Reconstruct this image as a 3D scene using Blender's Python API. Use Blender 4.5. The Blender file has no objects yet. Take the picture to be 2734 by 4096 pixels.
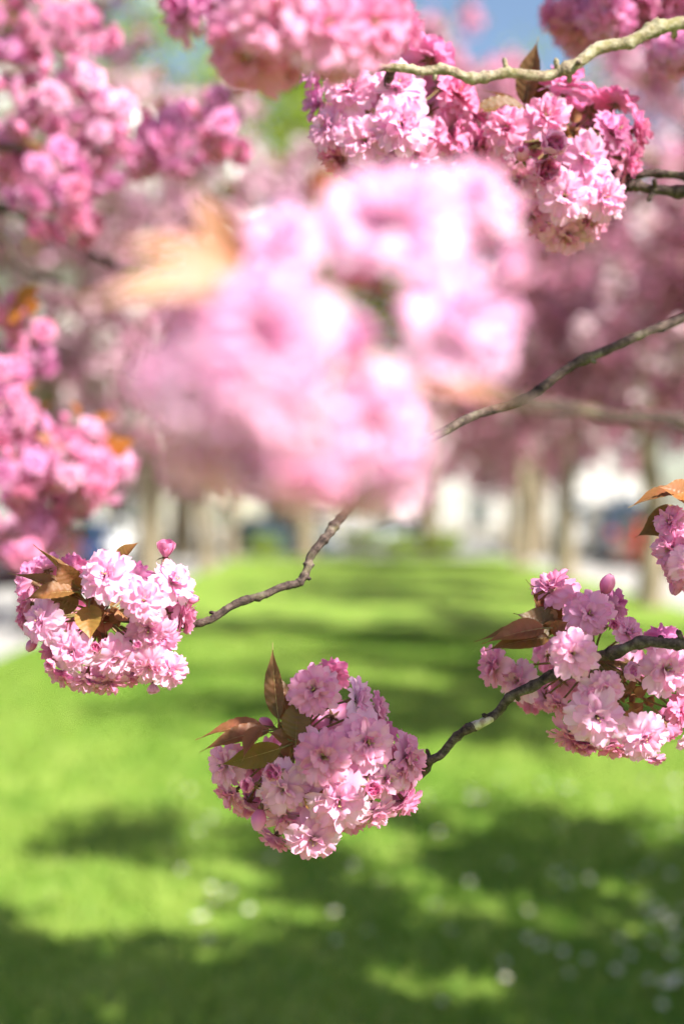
import bpy, math, random
import numpy as np
from mathutils import Vector, Matrix, Quaternion

# ------------------------------------------------------------------ camera, sky, sun, exposure
S = bpy.context.scene
COL = S.collection
CAM_Z = 1.5
FPX = 5689.0                      # 50 mm on a 36 mm tall frame of 4096 px
cam_d = bpy.data.cameras.new('camera')
cam = bpy.data.objects.new('camera', cam_d); COL.objects.link(cam)
cam.location = (0, 0, CAM_Z); cam.rotation_euler = (math.radians(90), 0, 0)
cam_d.sensor_fit = 'VERTICAL'; cam_d.sensor_height = 36; cam_d.sensor_width = 24; cam_d.lens = 50
cam_d.clip_start = 0.02; cam_d.clip_end = 3000
cam_d.dof.use_dof = True; cam_d.dof.focus_distance = 1.22; cam_d.dof.aperture_fstop = 2.35
S.camera = cam

SUN = Vector((0.52, -0.54, 0.66)).normalized()       # towards the sun: behind the camera's right shoulder
w = bpy.data.worlds.new('World'); S.world = w; w.use_nodes = True
nt = w.node_tree; nt.nodes.clear()
sky = nt.nodes.new('ShaderNodeTexSky'); sky.sky_type = 'NISHITA'; sky.sun_disc = False
sky.sun_elevation = math.asin(SUN.z); sky.sun_rotation = math.atan2(SUN.x, SUN.y)
sky.air_density = 1.0; sky.dust_density = 1.0; sky.ozone_density = 1.0
bg = nt.nodes.new('ShaderNodeBackground'); bg.inputs['Strength'].default_value = 0.065
wo = nt.nodes.new('ShaderNodeOutputWorld')
nt.links.new(sky.outputs[0], bg.inputs[0]); nt.links.new(bg.outputs[0], wo.inputs[0])
sd = bpy.data.lights.new('sun', 'SUN'); sd.energy = 5.0; sd.angle = math.radians(0.53); sd.color = (1.0, 0.95, 0.86)
so = bpy.data.objects.new('sun', sd); COL.objects.link(so)
so.rotation_euler = SUN.to_track_quat('Z', 'Y').to_euler(); so.location = (6, -6, 9)

S.view_settings.view_transform = 'Standard'; S.view_settings.look = 'None'
S.view_settings.gamma = 1.0; S.view_settings.exposure = 1.45
S.view_settings.use_curve_mapping = False
S.render.engine = 'CYCLES'
cy = S.cycles
cy.use_denoising = True
cy.use_adaptive_sampling = True; cy.adaptive_threshold = 0.025; cy.adaptive_min_samples = 24
cy.max_bounces = 6; cy.diffuse_bounces = 4; cy.glossy_bounces = 2; cy.transmission_bounces = 4; cy.transparent_max_bounces = 4
cy.sample_clamp_indirect = 6.0; cy.caustics_reflective = False; cy.caustics_refractive = False
S.render.use_persistent_data = False

# ------------------------------------------------------------------ helpers
R = math.radians
def P(px, py, d):
    """a place in the world from where it stands in the photograph and how far off it is"""
    return Vector(((px - 1367) / FPX * d, d, CAM_Z - (py - 2048) / FPX * d))

BASE = {}
def tag(o, label=None, cat=None, group=None, kind=None):
    if label: o['label'] = label
    if cat: o['category'] = cat
    if group: o['group'] = group
    if kind: o['kind'] = kind
    return o
def thing(name, label, cat, loc=(0, 0, 0), group=None, rotz=0.0):
    o = bpy.data.objects.new(name, None); COL.objects.link(o)
    o.location = loc; o.rotation_euler = (0, 0, rotz); o.empty_display_size = 0.05
    BASE[o.name] = Vector(loc)
    return tag(o, label, cat, group)

def mesh(name, V, F, mats, attr=None, smooth=True, mat_idx=None):
    me = bpy.data.meshes.new(name)
    V = np.asarray(V, np.float32)
    if isinstance(F, np.ndarray):
        n, k = F.shape
        me.vertices.add(len(V)); me.vertices.foreach_set('co', V.ravel())
        me.loops.add(n * k); me.loops.foreach_set('vertex_index', F.astype(np.int32).ravel())
        me.polygons.add(n); me.polygons.foreach_set('loop_start', np.arange(0, n * k, k, dtype=np.int32))
        me.update(calc_edges=True)
    else:
        me.from_pydata([tuple(v) for v in V.tolist()], [], F)
    for m in (mats if isinstance(mats, (list, tuple)) else [mats]): me.materials.append(m)
    if smooth: me.polygons.foreach_set('use_smooth', np.ones(len(me.polygons), bool))
    if mat_idx is not None: me.polygons.foreach_set('material_index', np.asarray(mat_idx, np.int32))
    if attr is not None:
        a = me.attributes.new('pc', 'FLOAT_COLOR', 'POINT')
        a.data.foreach_set('color', np.asarray(attr, np.float32).ravel())
    me.update()
    return me
def obj(name, me, parent=None, M=None):
    o = bpy.data.objects.new(name, me); COL.objects.link(o)
    if parent is not None: o.parent = parent
    if M is not None: o.matrix_basis = M
    return o
def world_part(name, V, F, mats, root, attr=None, smooth=True, mat_idx=None):
    """a part whose vertices are given in world coordinates, with its origin at its own centre"""
    V = np.asarray(V, float); c = V.mean(0)
    me = mesh(name, V - c, F, mats, attr, smooth, mat_idx)
    b = BASE.get(root.name, Vector((0, 0, 0))) if root is not None else Vector((0, 0, 0))
    return obj(name, me, root, Matrix.Translation(Vector(c) - b))

class MB:
    def __init__(s): s.V = []; s.F = []; s.A = []; s.I = []; s.n = 0
    def add(s, V, F, A=None, mi=0):
        V = np.asarray(V, float); s.V.append(V)
        s.F += [tuple(i + s.n for i in f) for f in F]; s.I += [mi] * len(F)
        s.A.append(np.asarray(A, float) if A is not None else np.zeros((len(V), 4)))
        s.n += len(V); return s
    def box(s, x0, x1, y0, y1, z0, z1, mi=0):
        V = [(x, y, z) for z in (z0, z1) for y in (y0, y1) for x in (x0, x1)]
        F = [(0, 2, 3, 1), (4, 5, 7, 6), (0, 1, 5, 4), (2, 6, 7, 3), (0, 4, 6, 2), (1, 3, 7, 5)]
        return s.add(V, F, None, mi)
    def get(s): return np.concatenate(s.V), s.F, np.concatenate(s.A), s.I
    def mesh(s, name, mats, smooth=True, attr=True):
        V, F, A, I = s.get()
        return mesh(name, V, F, mats, A if attr else None, smooth, I)

def catmull(pts, n):
    pts = [np.array(p, float) for p in pts]
    pts = [2 * pts[0] - pts[1]] + pts + [2 * pts[-1] - pts[-2]]
    out = []
    for i in range(1, len(pts) - 2):
        p0, p1, p2, p3 = pts[i - 1:i + 3]
        for k in range(n):
            t = k / n
            out.append(.5 * (2 * p1 + (p2 - p0) * t + (2 * p0 - 5 * p1 + 4 * p2 - p3) * t * t + (3 * p1 - p0 - 3 * p2 + p3) * t ** 3))
    out.append(pts[-2]); return np.array(out)

def tube(path, rad, sides=6, wob=None, cap=True):
    path = np.asarray(path, float); n = len(path)
    rad = np.broadcast_to(np.asarray(rad, float), (n,))
    T = np.gradient(path, axis=0); T /= np.linalg.norm(T, axis=1)[:, None] + 1e-9
    up = np.array([0.13, 0.31, 0.94]); 
    if abs(T[0] @ up) > .9: up = np.array([0.9, 0.3, 0.1])
    V = []; a = np.linspace(0, 2 * math.pi, sides, endpoint=False)
    nrm = np.cross(T[0], up); nrm /= np.linalg.norm(nrm)
    for i in range(n):
        nrm = nrm - T[i] * (nrm @ T[i]); nrm /= np.linalg.norm(nrm) + 1e-9
        b = np.cross(T[i], nrm)
        r = rad[i] * (1 if wob is None else wob[i])
        V.append(path[i] + (np.cos(a)[:, None] * nrm + np.sin(a)[:, None] * b) * np.reshape(r, (-1, 1)))
    V = np.concatenate(V)
    F = []
    for i in range(n - 1):
        for k in range(sides):
            k2 = (k + 1) % sides
            F.append((i * sides + k, i * sides + k2, (i + 1) * sides + k2, (i + 1) * sides + k))
    if cap:
        F.append(tuple(range(sides - 1, -1, -1))); F.append(tuple((n - 1) * sides + k for k in range(sides)))
    return V, F

# ------------------------------------------------------------------ materials
def mat(name):
    m = bpy.data.materials.new(name); m.use_nodes = True; m.node_tree.nodes.clear()
    return m, m.node_tree.nodes, m.node_tree.links
def node(N, t, **kw):
    n = N.new(t)
    for k, v in kw.items():
        if k.startswith('i_'): n.inputs[k[2:].replace('_', ' ')].default_value = v
        else: setattr(n, k, v)
    return n
def ramp(N, stops, interp='LINEAR'):
    r = N.new('ShaderNodeValToRGB'); r.color_ramp.interpolation = interp
    e = r.color_ramp.elements
    while len(e) > 1: e.remove(e[-1])
    e[0].position = stops[0][0]; e[0].color = (*stops[0][1], 1)
    for p, c in stops[1:]:
        x = e.new(p); x.color = (*c, 1)
    return r
def mixc(N, L, a, b, f, mode='MIX'):
    n = N.new('ShaderNodeMix'); n.data_type = 'RGBA'; n.blend_type = mode
    for k, v in ((0, f), (6, a), (7, b)):
        if hasattr(v, 'is_linked') or hasattr(v, 'node'): L.new(v, n.inputs[k])
        elif isinstance(v, tuple): n.inputs[k].default_value = (*v, 1)
        else: n.inputs[k].default_value = v
    return n.outputs[2]
def mth(N, L, op, a, b=None):
    n = N.new('ShaderNodeMath'); n.operation = op
    for k, v in ((0, a), (1, b)):
        if v is None: continue
        if hasattr(v, 'node'): L.new(v, n.inputs[k])
        else: n.inputs[k].default_value = v
    return n.outputs[0]

def leafy(name, colour_fn, trans=0.45, rough=.5, spec=.3, tsat=None, bump=None):
    m, N, L = mat(name)
    c = colour_fn(N, L)
    p = node(N, 'ShaderNodeBsdfPrincipled', i_Roughness=rough, i_Specular_IOR_Level=spec)
    t = node(N, 'ShaderNodeBsdfTranslucent'); L.new(c, p.inputs['Base Color'])
    if tsat: L.new(mixc(N, L, c, tsat, 1.0, 'MULTIPLY'), t.inputs['Color'])
    else: L.new(c, t.inputs['Color'])
    if bump:
        b = node(N, 'ShaderNodeBump', i_Strength=bump[1], i_Distance=bump[2])
        tx = node(N, 'ShaderNodeTexNoise', i_Scale=bump[0]); tc = node(N, 'ShaderNodeTexCoord')
        L.new(tc.outputs['Object'], tx.inputs['Vector']); L.new(tx.outputs['Fac'], b.inputs['Height'])
        L.new(b.outputs[0], p.inputs['Normal'])
    mx = node(N, 'ShaderNodeMixShader'); mx.inputs[0].default_value = trans
    L.new(p.outputs[0], mx.inputs[1]); L.new(t.outputs[0], mx.inputs[2])
    o = N.new('ShaderNodeOutputMaterial'); L.new(mx.outputs[0], o.inputs[0])
    return m

def petal_colour(N, L):
    a = node(N, 'ShaderNodeAttribute', attribute_name='pc'); sp = N.new('ShaderNodeSeparateColor'); L.new(a.outputs['Color'], sp.inputs[0])
    r = ramp(N, [(0.0, (.80, .74, .52)), (.16, (.90, .68, .77)), (.45, (.89, .56, .745)), (.8, (.87, .43, .665)), (1.0, (.83, .34, .59))])
    L.new(sp.outputs[0], r.inputs[0])
    # fine veins running along the petal
    wv = mth(N, L, 'SINE', mth(N, L, 'MULTIPLY', a.outputs['Alpha'], 26.0))
    tc = N.new('ShaderNodeTexCoord'); nz = node(N, 'ShaderNodeTexNoise', i_Scale=2.6, i_Detail=3.0); L.new(tc.outputs['Object'], nz.inputs['Vector'])
    f = mth(N, L, 'MULTIPLY', mth(N, L, 'MULTIPLY_ADD', wv, .5), nz.outputs['Fac'])
    f = mth(N, L, 'MULTIPLY', f, .28)
    c = mixc(N, L, r.outputs[0], (.80, .34, .55), f)
    g = N.new('ShaderNodeNewGeometry')                          # the outer face of a petal is deeper pink than its inner face
    c = mixc(N, L, c, mixc(N, L, c, (.95, .74, .86), 1.0, 'MULTIPLY'), g.outputs['Backfacing'])
    c = mixc(N, L, c, mixc(N, L, c, (.97, .66, .83), 1.0, 'MULTIPLY'), mth(N, L, 'MULTIPLY', sp.outputs[2], .9))   # inner petals deeper
    c = mixc(N, L, c, (.92, .74, .84), mth(N, L, 'MULTIPLY', sp.outputs[1], .42))
    oi = N.new('ShaderNodeObjectInfo')
    return mixc(N, L, c, oi.outputs['Color'], 1.0, 'MULTIPLY')
M_PETAL = leafy('petal', petal_colour, .52, .55, .22, (1.0, .86, .94))

def bud_colour(N, L):
    a = node(N, 'ShaderNodeAttribute', attribute_name='pc'); sp = N.new('ShaderNodeSeparateColor'); L.new(a.outputs['Color'], sp.inputs[0])
    r = ramp(N, [(0, (.62, .16, .30)), (.5, (.78, .24, .47)), (1, (.82, .36, .58))]); L.new(sp.outputs[0], r.inputs[0])
    return r.outputs[0]
M_BUD = leafy('bud_petal', bud_colour, .35, .45, .3)

def leaf_colour(N, L):
    a = node(N, 'ShaderNodeAttribute', attribute_name='pc'); sp = N.new('ShaderNodeSeparateColor'); L.new(a.outputs['Color'], sp.inputs[0])
    tc = N.new('ShaderNodeTexCoord'); nz = node(N, 'ShaderNodeTexNoise', i_Scale=60.0, i_Detail=4.0); L.new(tc.outputs['Object'], nz.inputs['Vector'])
    r = ramp(N, [(.25, (.125, .075, .024)), (.5, (.175, .078, .032)), (.75, (.225, .08, .042))]); L.new(nz.outputs['Fac'], r.inputs[0])
    c = mixc(N, L, r.outputs[0], (.34, .19, .08), mth(N, L, 'MULTIPLY', sp.outputs[1], .8))   # paler along the side veins
    c = mixc(N, L, c, (.22, .12, .04), mth(N, L, 'MULTIPLY', sp.outputs[2], .45))
    oi = N.new('ShaderNodeObjectInfo')
    return mixc(N, L, c, oi.outputs['Color'], 1.0, 'MULTIPLY')
M_LEAF = leafy('bronze_leaf', leaf_colour, .38, .46, .4, (1.3, 1.0, .5), (420, .25, .0004))

def const(c):
    def f(N, L):
        n = N.new('ShaderNodeRGB'); n.outputs[0].default_value = (*c, 1); return n.outputs[0]
    return f
def noisy(c1, c2, scale, c3=None):
    def f(N, L):
        tc = N.new('ShaderNodeTexCoord'); nz = node(N, 'ShaderNodeTexNoise', i_Scale=scale, i_Detail=4.0); L.new(tc.outputs['Object'], nz.inputs['Vector'])
        st = [(.3, c1), (.65, c2)] + ([(.85, c3)] if c3 else [])
        r = ramp(N, st); L.new(nz.outputs['Fac'], r.inputs[0]); return r.outputs[0]
    return f
M_STALK = leafy('stalk', noisy((.16, .17, .05), (.24, .13, .06), 90), .15, .5, .3)
M_RIB = leafy('leaf_rib', noisy((.30, .24, .08), (.34, .20, .08), 60), .25, .45, .3)
M_CALYX = leafy('calyx', noisy((.17, .06, .045), (.20, .14, .06), 160), .15, .5, .3)
M_STAMEN = leafy('stamen', noisy((.62, .52, .16), (.70, .60, .30), 300), .3, .5, .3)
M_BRACT = leafy('bract', noisy((.24, .08, .05), (.36, .20, .08), 70, (.34, .34, .10)), .35, .5, .3)

def solid(name, colour_fn, rough=.8, spec=.3, bump=None, metal=0, coat=0):
    m, N, L = mat(name); c = colour_fn(N, L)
    p = node(N, 'ShaderNodeBsdfPrincipled', i_Roughness=rough, i_Specular_IOR_Level=spec, i_Metallic=metal, i_Coat_Weight=coat)
    L.new(c, p.inputs['Base Color'])
    if bump:
        b = node(N, 'ShaderNodeBump', i_Strength=bump[1], i_Distance=bump[2])
        tx = node(N, 'ShaderNodeTexNoise', i_Scale=bump[0], i_Detail=6.0); tc = node(N, 'ShaderNodeTexCoord')
        L.new(tc.outputs['Object'], tx.inputs['Vector']); L.new(tx.outputs['Fac'], b.inputs['Height']); L.new(b.outputs[0], p.inputs['Normal'])
    o = N.new('ShaderNodeOutputMaterial'); L.new(p.outputs[0], o.inputs[0]); return m

def bark_fn(lichen, c0=(.018, .012, .011), c1=(.068, .045, .039), c2=(.15, .11, .093)):
    def f(N, L):
        tc = N.new('ShaderNodeTexCoord')
        n1 = node(N, 'ShaderNodeTexNoise', i_Scale=150.0, i_Detail=8.0, i_Roughness=.7); L.new(tc.outputs['Object'], n1.inputs['Vector'])
        r1 = ramp(N, [(.36, c0), (.5, c1), (.66, c2)]); L.new(n1.outputs['Fac'], r1.inputs[0])
        n2 = node(N, 'ShaderNodeTexNoise', i_Scale=45.0, i_Detail=5.0); L.new(tc.outputs['Object'], n2.inputs['Vector'])
        r2 = ramp(N, [(.56 - .14 * lichen, (0, 0, 0)), (.66, (1, 1, 1))]); L.new(n2.outputs['Fac'], r2.inputs[0])
        n3 = node(N, 'ShaderNodeTexNoise', i_Scale=120.0, i_Detail=5.0); L.new(tc.outputs['Object'], n3.inputs['Vector'])
        r3 = ramp(N, [(.4, (.19, .17, .07)), (.6, (.36, .33, .24))]); L.new(n3.outputs['Fac'], r3.inputs[0])
        c = mixc(N, L, r1.outputs[0], r3.outputs[0], mth(N, L, 'MULTIPLY', r2.outputs[0], .35 + .55 * lichen))
        at = node(N, 'ShaderNodeAttribute', attribute_name='pc'); sp = N.new('ShaderNodeSeparateColor'); L.new(at.outputs['Color'], sp.inputs[0])
        k = mth(N, L, 'ADD', sp.outputs[0], mth(N, L, 'MULTIPLY', mth(N, L, 'SUBTRACT', n3.outputs['Fac'], .5), 1.4))
        rk = ramp(N, [(.48, (0, 0, 0)), (.56, (1, 1, 1))]); L.new(k, rk.inputs[0])
        r4 = ramp(N, [(.4, (.30, .22, .15)), (.55, (.52, .45, .36))]); L.new(n1.outputs['Fac'], r4.inputs[0])
        return mixc(N, L, c, r4.outputs[0], mth(N, L, 'MULTIPLY', rk.outputs[0], mth(N, L, 'GREATER_THAN', sp.outputs[0], .01)))
    return f
M_BARK = solid('bark', bark_fn(.0), .85, .25, (520, .9, .0012))
M_BARK_PALE = solid('bark_pale', bark_fn(1.0, (.05, .036, .026), (.22, .165, .115), (.44, .38, .28)), .85, .25, (420, .9, .0012))  # lightened bark copy: the top branch's sunlight is in the colour, besides lichen
M_BARK_TREE = solid('bark_trunk', noisy((.13, .11, .075), (.27, .22, .15), 9, (.30, .29, .17)), .9, .2, (30, .8, .01))
M_BARK_PEEL = solid('bark_peeled', noisy((.42, .34, .25), (.56, .48, .38), 160), .75, .25, (500, .4, .0006))

# ------------------------------------------------------------------ the ground
def sheet(name, x0, x1, y0, y1, z, m, nx=2, ny=2, und=0.0, seed=0):
    xs = np.linspace(x0, x1, nx); ys = np.linspace(y0, y1, ny); X, Y = np.meshgrid(xs, ys)
    Z = np.full_like(X, z)
    if und: Z = Z + und * (np.sin(X * 1.3 + seed) * np.cos(Y * .9) + .6 * np.sin(X * 2.7 + Y * 1.9))
    V = np.stack([X, Y, Z], -1).reshape(-1, 3)
    i = np.arange(nx * ny).reshape(ny, nx)
    F = np.stack([i[:-1, :-1], i[:-1, 1:], i[1:, 1:], i[1:, :-1]], -1).reshape(-1, 4)
    o = obj(name, mesh(name, V, F, m)); o['kind'] = 'structure'; return o
def strip_box(name, x0, x1, y0, y1, z0, z1, m):
    b = MB().box(x0, x1, y0, y1, z0, z1); o = obj(name, b.mesh(name, m, False)); o['kind'] = 'structure'; return o

M_PAVE = solid('paving', noisy((.31, .305, .29), (.40, .39, .375), 3.0), .85, .25, (40, .3, .004))
M_ASPH = solid('asphalt', noisy((.085, .085, .088), (.13, .13, .13), 5.0), .8, .3, (90, .5, .004))
M_KERB = solid('kerb_stone', noisy((.34, .33, .31), (.44, .43, .41), 6.0), .8, .3, (60, .3, .003))
def lawn_fn(N, L):
    tc = N.new('ShaderNodeTexCoord')
    n1 = node(N, 'ShaderNodeTexNoise', i_Scale=2.2, i_Detail=6.0, i_Roughness=.65); L.new(tc.outputs['Object'], n1.inputs['Vector'])
    r1 = ramp(N, [(.32, (.095, .21, .022)), (.5, (.21, .335, .048)), (.68, (.32, .41, .09))]); L.new(n1.outputs['Fac'], r1.inputs[0])
    n2 = node(N, 'ShaderNodeTexNoise', i_Scale=38.0, i_Detail=4.0); L.new(tc.outputs['Object'], n2.inputs['Vector'])
    r2 = ramp(N, [(.35, (.55, .6, .5)), (.65, (1.15, 1.1, 1.1))]); L.new(n2.outputs['Fac'], r2.inputs[0])
    return mixc(N, L, r1.outputs[0], r2.outputs[0], 1.0, 'MULTIPLY')
M_LAWN = solid('lawn', lawn_fn, .8, .2, (60, .6, .02))

sheet('ground', -900, 900, -60, 1600, -0.16, M_PAVE)
sheet('street_left', -11.5, -6.4, -20, 140, -0.148, M_ASPH)
sheet('street_right', 7.6, 12.8, -20, 140, -0.148, M_ASPH)
strip_box('path_left', -6.4, -3.5, -20, 49, -0.155, -0.012, M_PAVE)
strip_box('path_right', 5.3, 7.6, -20, 49, -0.155, -0.012, M_PAVE)
strip_box('kerb_left', -6.52, -6.40, -20, 49, -0.155, -0.004, M_KERB)
strip_box('kerb_right', 7.60, 7.72, -20, 49, -0.155, -0.004, M_KERB)
sheet('lawn', -3.5, 5.3, -14, 47, 0.0, M_LAWN, 45, 220, .012)
strip_box('kerb_far', -6.4, 7.6, 49, 49.15, -0.155, 0.0, M_KERB)
strip_box('path_far', -3.5, 5.3, 47, 49, -0.155, -0.012, M_PAVE)
strip_box('pavement_left', -17, -11.5, -20, 140, -0.155, -0.02, M_PAVE)
strip_box('pavement_right', 12.8, 18, -20, 140, -0.155, -0.02, M_PAVE)
sheet('street_far', -6.39, 7.59, 49.15, 57, -0.146, M_ASPH)

# grass blades
def grass_fn(N, L):
    a = node(N, 'ShaderNodeAttribute', attribute_name='pc'); sp = N.new('ShaderNodeSeparateColor'); L.new(a.outputs['Color'], sp.inputs[0])
    r = ramp(N, [(0, (.09, .23, .02)), (.5, (.22, .37, .048)), (1, (.37, .47, .105))]); L.new(sp.outputs[1], r.inputs[0])
    return r.outputs[0]
M_GRASS = leafy('grass_blade', grass_fn, .5, .5, .3)
def build_grass():
    rng = np.random.default_rng(5)
    n = 120000
    y = 3.2 + 15 * rng.random(n) ** 1.35; x = -3.45 + 8.7 * rng.random(n)
    keep = np.abs(x) < .30 * y + .5; x, y = x[keep], y[keep]; n = len(x)
    h = .028 + .04 * rng.random(n); wd = .0035 + .004 * rng.random(n); a = rng.random(n) * 6.283
    lx = rng.normal(0, .022, n); ly = rng.normal(0, .022, n)
    z0 = .012 * (np.sin(x * 1.3) * np.cos(y * .9) + .6 * np.sin(x * 2.7 + y * 1.9)) - .004
    dx, dy = np.cos(a) * wd, np.sin(a) * wd
    V = np.stack([np.stack([x - dx, y - dy, z0], 1), np.stack([x + dx, y + dy, z0], 1),
                  np.stack([x + dx * .7 + lx * .5, y + dy * .7 + ly * .5, z0 + h * .65], 1), np.stack([x + lx, y + ly, z0 + h], 1)], 1).reshape(-1, 3)
    F = np.arange(4 * n).reshape(-1, 4)
    tone = np.clip(.5 + .28 * rng.normal(size=n) + .25 * np.sin(x * 1.7 + y * .6), 0, 1)
    A = np.zeros((n, 4, 4)); A[:, :, 1] = tone[:, None]
    o = obj('grass', mesh('grass', V, F, M_GRASS, A.reshape(-1, 4)))
    tag(o, 'short bright green lawn grass under the blossom branches', 'grass', kind='stuff')
build_grass()

# ------------------------------------------------------------------ petals and flowers
def petal_geo(L_, W, a0, a1, cup, ruf, seed, whorl, nv=8, us=(0, .28, .58, .84, 1.0), wf=(.24, .66, .98, 1.02, .84)):
    g = random.Random(seed)
    vs = np.linspace(-1, 1, nv + 1); V = []; A = []
    ph = g.random() * 6.28; fr = g.uniform(2.5, 4.5); tw = g.uniform(-.18, .18); rnd = g.random()
    ser = [g.uniform(-.03, .02) + (.02 if i % 2 else -.02) * (1 if g.random() < .8 else -.4) for i in range(len(vs))]
    def arc(t):
        x = z = 0.; k = 10
        for i in range(k):
            a = math.radians(a0 + (a1 - a0) * (t * (i + .5) / k))
            x += math.cos(a) * t / k; z += math.sin(a) * t / k
        return x * L_, z * L_, math.radians(a0 + (a1 - a0) * t)
    for j, (u, f) in enumerate(zip(us, wf)):
        for i, v in enumerate(vs):
            t = u
            if j == len(us) - 1: t = 1.0 - .10 * math.exp(-(v / .18) ** 2) - .09 * v ** 4 + ser[i]
            elif j == len(us) - 2: t = u - .02 * v * v + ser[i] * .3
            x, z, a = arc(t)
            off = cup * W * (v * v) * f + ruf * math.sin(fr * v + ph) * u * u + tw * v * u * W
            x += -math.sin(a) * off; z += math.cos(a) * off
            V.append((x + .05, v * W * f, z)); A.append((u, rnd, whorl, v))
    n = nv + 1
    F = [(j * n + i, (j + 1) * n + i, (j + 1) * n + i + 1, j * n + i + 1) for j in range(len(us) - 1) for i in range(nv)]
    return np.array(V), F, np.array(A)

PET = {}
def petal_set(key, k, **kw):
    PET[key] = []
    for i in range(k):
        g = random.Random(sum(map(ord, key)) * 31 + i)
        kk = dict(kw); kk['L_'] *= g.uniform(.92, 1.06); kk['W'] *= g.uniform(.88, 1.12); kk['a0'] += g.uniform(-8, 8); kk['a1'] += g.uniform(-14, 14)
        V, F, A = petal_geo(seed=sum(map(ord, key)) * 7 + i, **kk)
        PET[key].append((V, F, A, mesh('petal', V, F, M_PETAL, A)))
petal_set('outer', 6, L_=1.02, W=.30, a0=30, a1=-22, cup=.16, ruf=.075, whorl=0)
petal_set('middle', 6, L_=.92, W=.27, a0=54, a1=-2, cup=.20, ruf=.10, whorl=.35)
petal_set('inner', 5, L_=.74, W=.22, a0=76, a1=16, cup=.26, ruf=.12, whorl=.7)
petal_set('core', 5, L_=.42, W=.17, a0=84, a1=50, cup=.4, ruf=.09, whorl=1)
petal_set('wrap', 5, L_=.86, W=.44, a0=42, a1=96, cup=.42, ruf=.05, whorl=.2)
petal_set('wrapin', 5, L_=.72, W=.34, a0=66, a1=112, cup=.55, ruf=.08, whorl=.6)
petal_set('back', 4, L_=.95, W=.38, a0=10, a1=-40, cup=.12, ruf=.06, whorl=0)

def flower_spec(kind, seed):
    """which petals a flower has and where: (petal set, index, turn, tilt, size, lift)"""
    g = random.Random(seed); out = []
    def ring(key, n, tilt, lift, size=1.0):
        a0 = g.random() * 6.28
        for i in range(n):
            out.append((key, g.randrange(len(PET[key])), a0 + 6.283 * i / n + g.uniform(-.16, .16), g.uniform(-tilt, tilt), size * g.uniform(.9, 1.07), lift + g.uniform(-.02, .02)))
    if kind == 'open':
        ring('outer', 9, 8, 0.0); ring('middle', 9, 12, .05); ring('inner', 8, 17, .08); ring('core', 4, 14, .10)
    elif kind == 'flat':
        ring('back', 7, 6, -.02); ring('outer', 7, 9, .03); ring('middle', 7, 12, .08); ring('inner', 6, 16, .10); ring('core', 3, 14, .12)
    elif kind == 'half':
        ring('wrap', 6, 7, 0.0); ring('wrapin', 5, 8, .06, .95); ring('wrapin', 4, 8, .10, .72); ring('core', 4, 10, .16, 1.1)
    return out
def spec_mats(spec):
    for key, i, turn, tilt, size, lift in spec:
        yield key, i, Matrix.Translation((0, 0, lift)) @ Matrix.Rotation(turn, 4, 'Z') @ Matrix.Rotation(math.radians(-tilt), 4, 'Y') @ Matrix.Scale(size, 4)
def corolla_mesh(spec, name='corolla'):
    b = MB()
    for key, i, M in spec_mats(spec):
        V, F, A, _ = PET[key][i]; m = np.array(M)
        b.add(V @ m[:3, :3].T + m[:3, 3], F, A)
    return b.mesh(name, M_PETAL)

def calyx_geo(b, mi=0):
    prof = [(-.46, .035), (-.40, .075), (-.24, .10), (-.08, .125), (0.02, .15)]
    V = [(r * math.cos(a), r * math.sin(a), z) for z, r in prof for a in np.linspace(0, 6.283, 8, endpoint=False)]
    F = [(j * 8 + k, j * 8 + (k + 1) % 8, (j + 1) * 8 + (k + 1) % 8, (j + 1) * 8 + k) for j in range(4) for k in range(8)]
    b.add(V, F, None, mi)
    for k in range(5):
        a = 6.283 * k / 5 + .3; c, s = math.cos(a), math.sin(a)
        pts = [(.12, -.085, -.03), (.12, .085, -.03), (.30, .06, -.09), (.30, -.06, -.09), (.46, 0, -.20)]
        b.add([(c * x - s * y, s * x + c * y, z) for x, y, z in pts], [(0, 1, 2, 3), (3, 2, 4)], None, mi)
def stamen_geo(b, seed, mi=0):
    g = random.Random(seed)
    for k in range(7):
        a = g.random() * 6.28; t = g.uniform(.05, .5); h = g.uniform(.30, .48)
        e = np.array([math.cos(a) * math.sin(t) * h, math.sin(a) * math.sin(t) * h, math.cos(t) * h + .06])
        V, F = tube([(0, 0, .05), e * .6 + [0, 0, .04], e], [.012, .010, .009], 3, cap=False); b.add(V, F, None, mi)
        b.add(e + np.array([(.03, 0, 0), (-.03, 0, 0), (0, .03, 0), (0, -.03, 0), (0, 0, .04), (0, 0, -.04)]),
              [(0, 2, 4), (2, 1, 4), (1, 3, 4), (3, 0, 4), (2, 0, 5), (1, 2, 5), (3, 1, 5), (0, 3, 5)], None, mi)
_b = MB(); calyx_geo(_b); CALYX_ME = _b.mesh('flower', M_CALYX)
STAMEN_ME = []
for k in range(3):
    _b = MB(); stamen_geo(_b, 40 + k); STAMEN_ME.append(_b.mesh('stamens', M_STAMEN))
SPEC = {'open': [flower_spec('open', 100 + i) for i in range(7)] + [flower_spec('flat', 300 + i) for i in range(4)],
        'half': [flower_spec('half', 200 + i) for i in range(4)]}
COROLLA = {k: [corolla_mesh(s) for s in v] for k, v in SPEC.items()}
def whole_flower(spec, seed):
    """petals, calyx and stamens of one soft-focus flower"""
    b = MB()
    for key, i, M in spec_mats(spec):
        V, F, A, _ = PET[key][i]; m = np.array(M); b.add(V @ m[:3, :3].T + m[:3, 3], F, A, 0)
    calyx_geo(b, 1); stamen_geo(b, seed, 2)
    return b.mesh('flower', [M_PETAL, M_CALYX, M_STAMEN])
WHOLE = {k: [whole_flower(s, i) for i, s in enumerate(v)] for k, v in SPEC.items()}
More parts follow.
